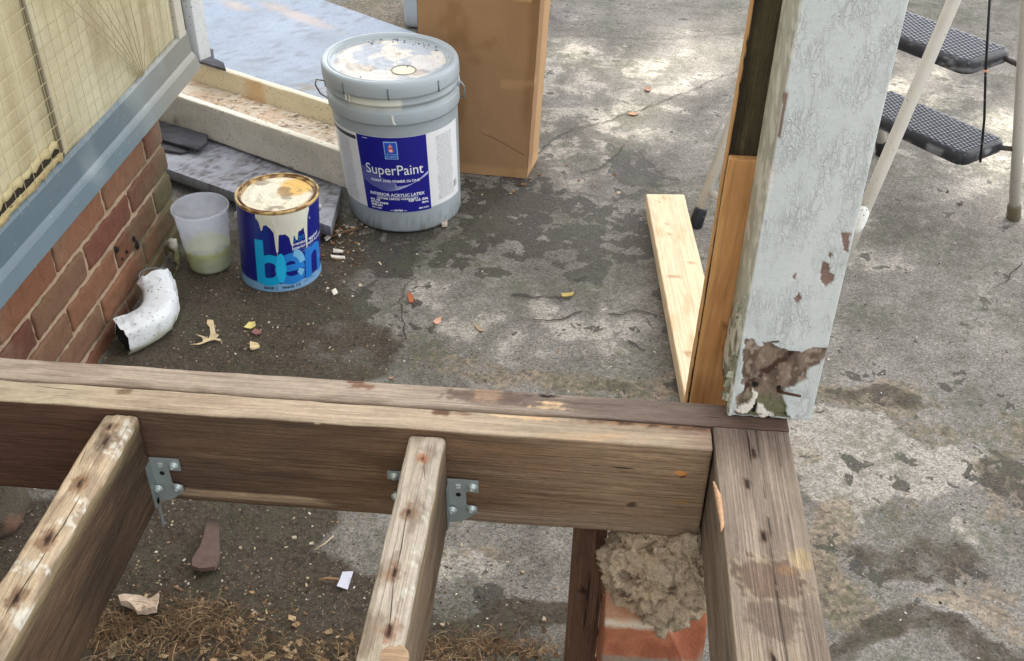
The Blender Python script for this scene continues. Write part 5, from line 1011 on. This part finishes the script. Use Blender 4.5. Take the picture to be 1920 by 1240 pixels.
# scattered debris (uncountable)
def scatter(n, regions, smin, smax, cols, name, flat_=.35, seed=1):
    r = np.random.default_rng(seed); per = [int(n*wt) for *_, wt in regions]; CX_ = []; 
    for (px, py, sx_, sy_, wt), m_ in zip(regions, per):
        xs = r.normal(px, sx_, m_); ys_ = r.normal(py, sy_, m_); CX_ += [at(x, y)[:2] for x, y in zip(xs, ys_) if y > 150]
    CX_ = np.array(CX_); CX_ = CX_[(CX_[:, 0] > WX+.01) & (CX_[:, 1] > .2)]; m_ = len(CX_); s = smin+(smax-smin)*r.random(m_)**3; th = r.random(m_)*6.28; asp = .25+.75*r.random(m_)**1.5; tl_ = r.normal(0, .25, (m_, 2))
    Q = np.array([(-1, -1, 0), (1, -1, 0), (1, 1, 0), (-1, 1, 0), (-.8, -.8, 1), (.8, -.8, 1), (.8, .8, 1), (-.8, .8, 1)], float)
    L_ = Q[None]*np.stack([s, s*asp, s*flat_], 1)[:, None]; L_ = L_*(1+r.normal(0, .18, L_.shape)); L_[:, :, 2] += L_[:, :, 0]*tl_[:, :1]+L_[:, :, 1]*tl_[:, 1:]
    c_, s_ = np.cos(th)[:, None], np.sin(th)[:, None]; x = L_[:, :, 0]*c_-L_[:, :, 1]*s_+CX_[:, :1]; y = L_[:, :, 0]*s_+L_[:, :, 1]*c_+CX_[:, 1:]; z = L_[:, :, 2]+gz(CX_[:, 0], CX_[:, 1])[:, None]+.0008
    V = np.stack([x, y, z], 2).reshape(-1, 3); b = (np.arange(m_)*8)[:, None]; F0 = np.array([(4, 5, 6, 7), (0, 1, 5, 4), (1, 2, 6, 5), (2, 3, 7, 6), (3, 0, 4, 7)]); Fc = (F0[None]+b[:, :, None]).reshape(-1, 4)
    C = np.array([lin(*q_) for q_ in cols])[r.integers(0, len(cols), m_)].repeat(8, 0)*(.7+.5*r.random((m_, 1)).repeat(8, 0)); o = mesh(name, V, Fc, M_chip, None, C, smooth=False); return tag(o, kind='stuff')
scatter(7000, [(420, 600, 170, 70, .3), (300, 1020, 260, 90, .28), (500, 1150, 300, 70, .22), (640, 470, 40, 40, .06), (900, 690, 250, 40, .1), (930, 1060, 110, 60, .04)], .0005, .0024, [(176, 158, 128), (150, 120, 88), (110, 84, 60), (150, 136, 112), (80, 62, 46), (100, 80, 60), (70, 54, 42), (206, 198, 182)], 'soil_debris')
tag(bpy.data.objects['soil_debris'], 'fine pale and brown crumbs of wood and paint scattered over the soil', 'debris')
scatter(1500, [(1400, 500, 350, 260, .5), (1700, 900, 200, 250, .5)], .0006, .0024, [(200, 196, 188), (90, 80, 72), (150, 130, 104), (60, 54, 50)], 'asphalt_grit', seed=3)
tag(bpy.data.objects['asphalt_grit'], 'loose sand grains and grit spread over the grey asphalt', 'grit')
scatter(160, [(640, 470, 30, 35, .5), (610, 430, 30, 20, .3), (1000, 350, 120, 15, .2)], .002, .006, [(120, 84, 56), (150, 110, 70), (210, 190, 160)], 'mulch_crumbs', seed=5)
tag(bpy.data.objects['mulch_crumbs'], 'brown mulch crumbs heaped between the blue can and the bucket', 'mulch')
# dry fibres at the bottom
fb = []; r = random.Random(5); fcol = []
for k in range(2200):
    px, py = random.choice([(r.gauss(330, 90), r.gauss(1180, 22)), (r.gauss(620, 170), r.gauss(1225, 18)), (r.gauss(900, 90), r.gauss(1218, 14)), (r.gauss(210, 50), r.gauss(1190, 30)), (r.gauss(360, 40), r.gauss(1165, 16))])
    c = at(px, py)[:2]; th = r.uniform(0, 6.28); l = r.uniform(.010, .034); z = gz(c[0], c[1])+r.random()**2*.012+.001; b = r.uniform(-.35, .35)*(1+2*(r.random() < .2)); w0 = r.uniform(.0002, .0005); V = []
    for s in (0, .33, .66, 1): a_ = th+b*s; p = (c[0]+l*s*math.cos(a_), c[1]+l*s*math.sin(a_), z+.004*math.sin(s*3.1)); V += [(p[0]-w0*math.sin(a_), p[1]+w0*math.cos(a_), p[2]), (p[0]+w0*math.sin(a_), p[1]-w0*math.cos(a_), p[2]+w0)]
    fb.append((V, [(0, 1, 3, 2), (2, 3, 5, 4), (4, 5, 7, 6)])); fcol += [lin(*r.choice([(130, 104, 76), (104, 80, 58), (156, 130, 98), (84, 66, 46), (96, 84, 60)]))]*8
o = mesh('dry_moss', *join(fb), M_chip, None, np.array(fcol), smooth=False); tag(o, 'tangle of dry tan moss and roots on the soil below the joists', 'dry moss', kind='stuff')
scatter(700, [(330, 1180, 120, 30, .35), (620, 1228, 190, 16, .35), (900, 1222, 100, 14, .2), (200, 1200, 60, 30, .1)], .002, .0085, [(120, 92, 66), (96, 74, 54), (150, 120, 88), (80, 60, 44), (176, 150, 116)], 'leaf_litter', flat_=.12, seed=9)
tag(bpy.data.objects['leaf_litter'], 'broken brown leaf litter mixed into the dry moss below the joists', 'leaf litter')
# ================================================================== SHADE TREE (unseen outside the frame, added to give the dappled light)
tree = thing('added_shade_tree', 'unseen leafy tree added to shade the yard, with gaps shaped for sun patches', 'tree', (4.6, 9.2, 0))
sv = np.array(sd); cc_ = np.array([0.1, 2.2, 0])+sv*9.5; m_ = 15000; r2 = np.random.default_rng(11)
e1 = np.cross(sv, [0, 0, 1]); e1 /= np.linalg.norm(e1); e2 = np.cross(e1, sv)
rad_ = np.sqrt(r2.random(m_)); tha = r2.random(m_)*2*math.pi; dep = r2.normal(0, .55, m_)
ctr = cc_+np.outer(rad_*np.cos(tha)*3.9, e1)+np.outer(rad_*np.sin(tha)*3.4, e2)+np.outer(dep, sv)
holes = []  # gaps cut along the sun rays where bright patches should fall
for px, py, rad0, keep_ in [(1085, 140, .10, .2), (1060, 105, .09, .2), (1240, 140, .13, .12), (1300, 130, .12, .2), (1260, 78, .10, .25), (1330, 85, .12, .2), (1340, 55, .10, .3), (1370, 130, .10, .3), (1740, 155, .14, .12), (1810, 190, .15, .1), (1880, 230, .14, .15), (1860, 290, .11, .2), (1700, 230, .10, .3), (1780, 250, .10, .35), (1900, 150, .16, .3), (1600, 210, .10, .4), (1800, 60, .12, .5), (1900, 40, .10, .5), (1150, 190, .12, .6), (1330, 230, .16, .7), (1060, 30, .10, .6)]:
    holes.append((at(px, py), rad0*1.15, keep_))
ok = np.ones(m_, bool); rv = r2.random(m_)
for hp, hr, kp in holes:
    d = ctr-hp; t = d@sv; perp = np.linalg.norm(d-np.outer(t, sv), axis=1); ok &= ~((perp < hr+.03) & (rv > kp))
ctr = ctr[ok]; m_ = len(ctr); a1 = r2.normal(0, 1, (m_, 3)); a1 /= np.linalg.norm(a1, axis=1)[:, None]; a2 = np.cross(a1, r2.normal(0, 1, (m_, 3))); a2 /= np.linalg.norm(a2, axis=1)[:, None]; s = .10+.08*r2.random((m_, 1))
V = np.stack([ctr-a1*s, ctr+a2*s*.6, ctr+a1*s, ctr-a2*s*.6], 1).reshape(-1, 3); Fc = np.arange(m_*4).reshape(-1, 4)
mesh('crown', V, Fc, M_green, tree, np.array([.05, .10, .03])[None]*(.7+.6*r2.random((m_, 1)).repeat(4, 0)), smooth=False)
V, Fc = join([tube([(4.6, 9.2, 0), (4.5, 9.1, 1.5), (4.2, 8.6, 4), (3.6, 7.8, 6.5)], [.3, .24, .2, .12], 12), tube([(4.3, 8.8, 3.4), (3.2, 7, 5.8), (2.2, 5.6, 7.2)], [.14, .1, .05], 8), tube([(4.4, 9, 3), (5, 7.6, 6), (5, 7, 7.5)], [.12, .08, .04], 8)]); mesh('trunk', V, Fc, M_wood, tree, lin(110, 96, 80))
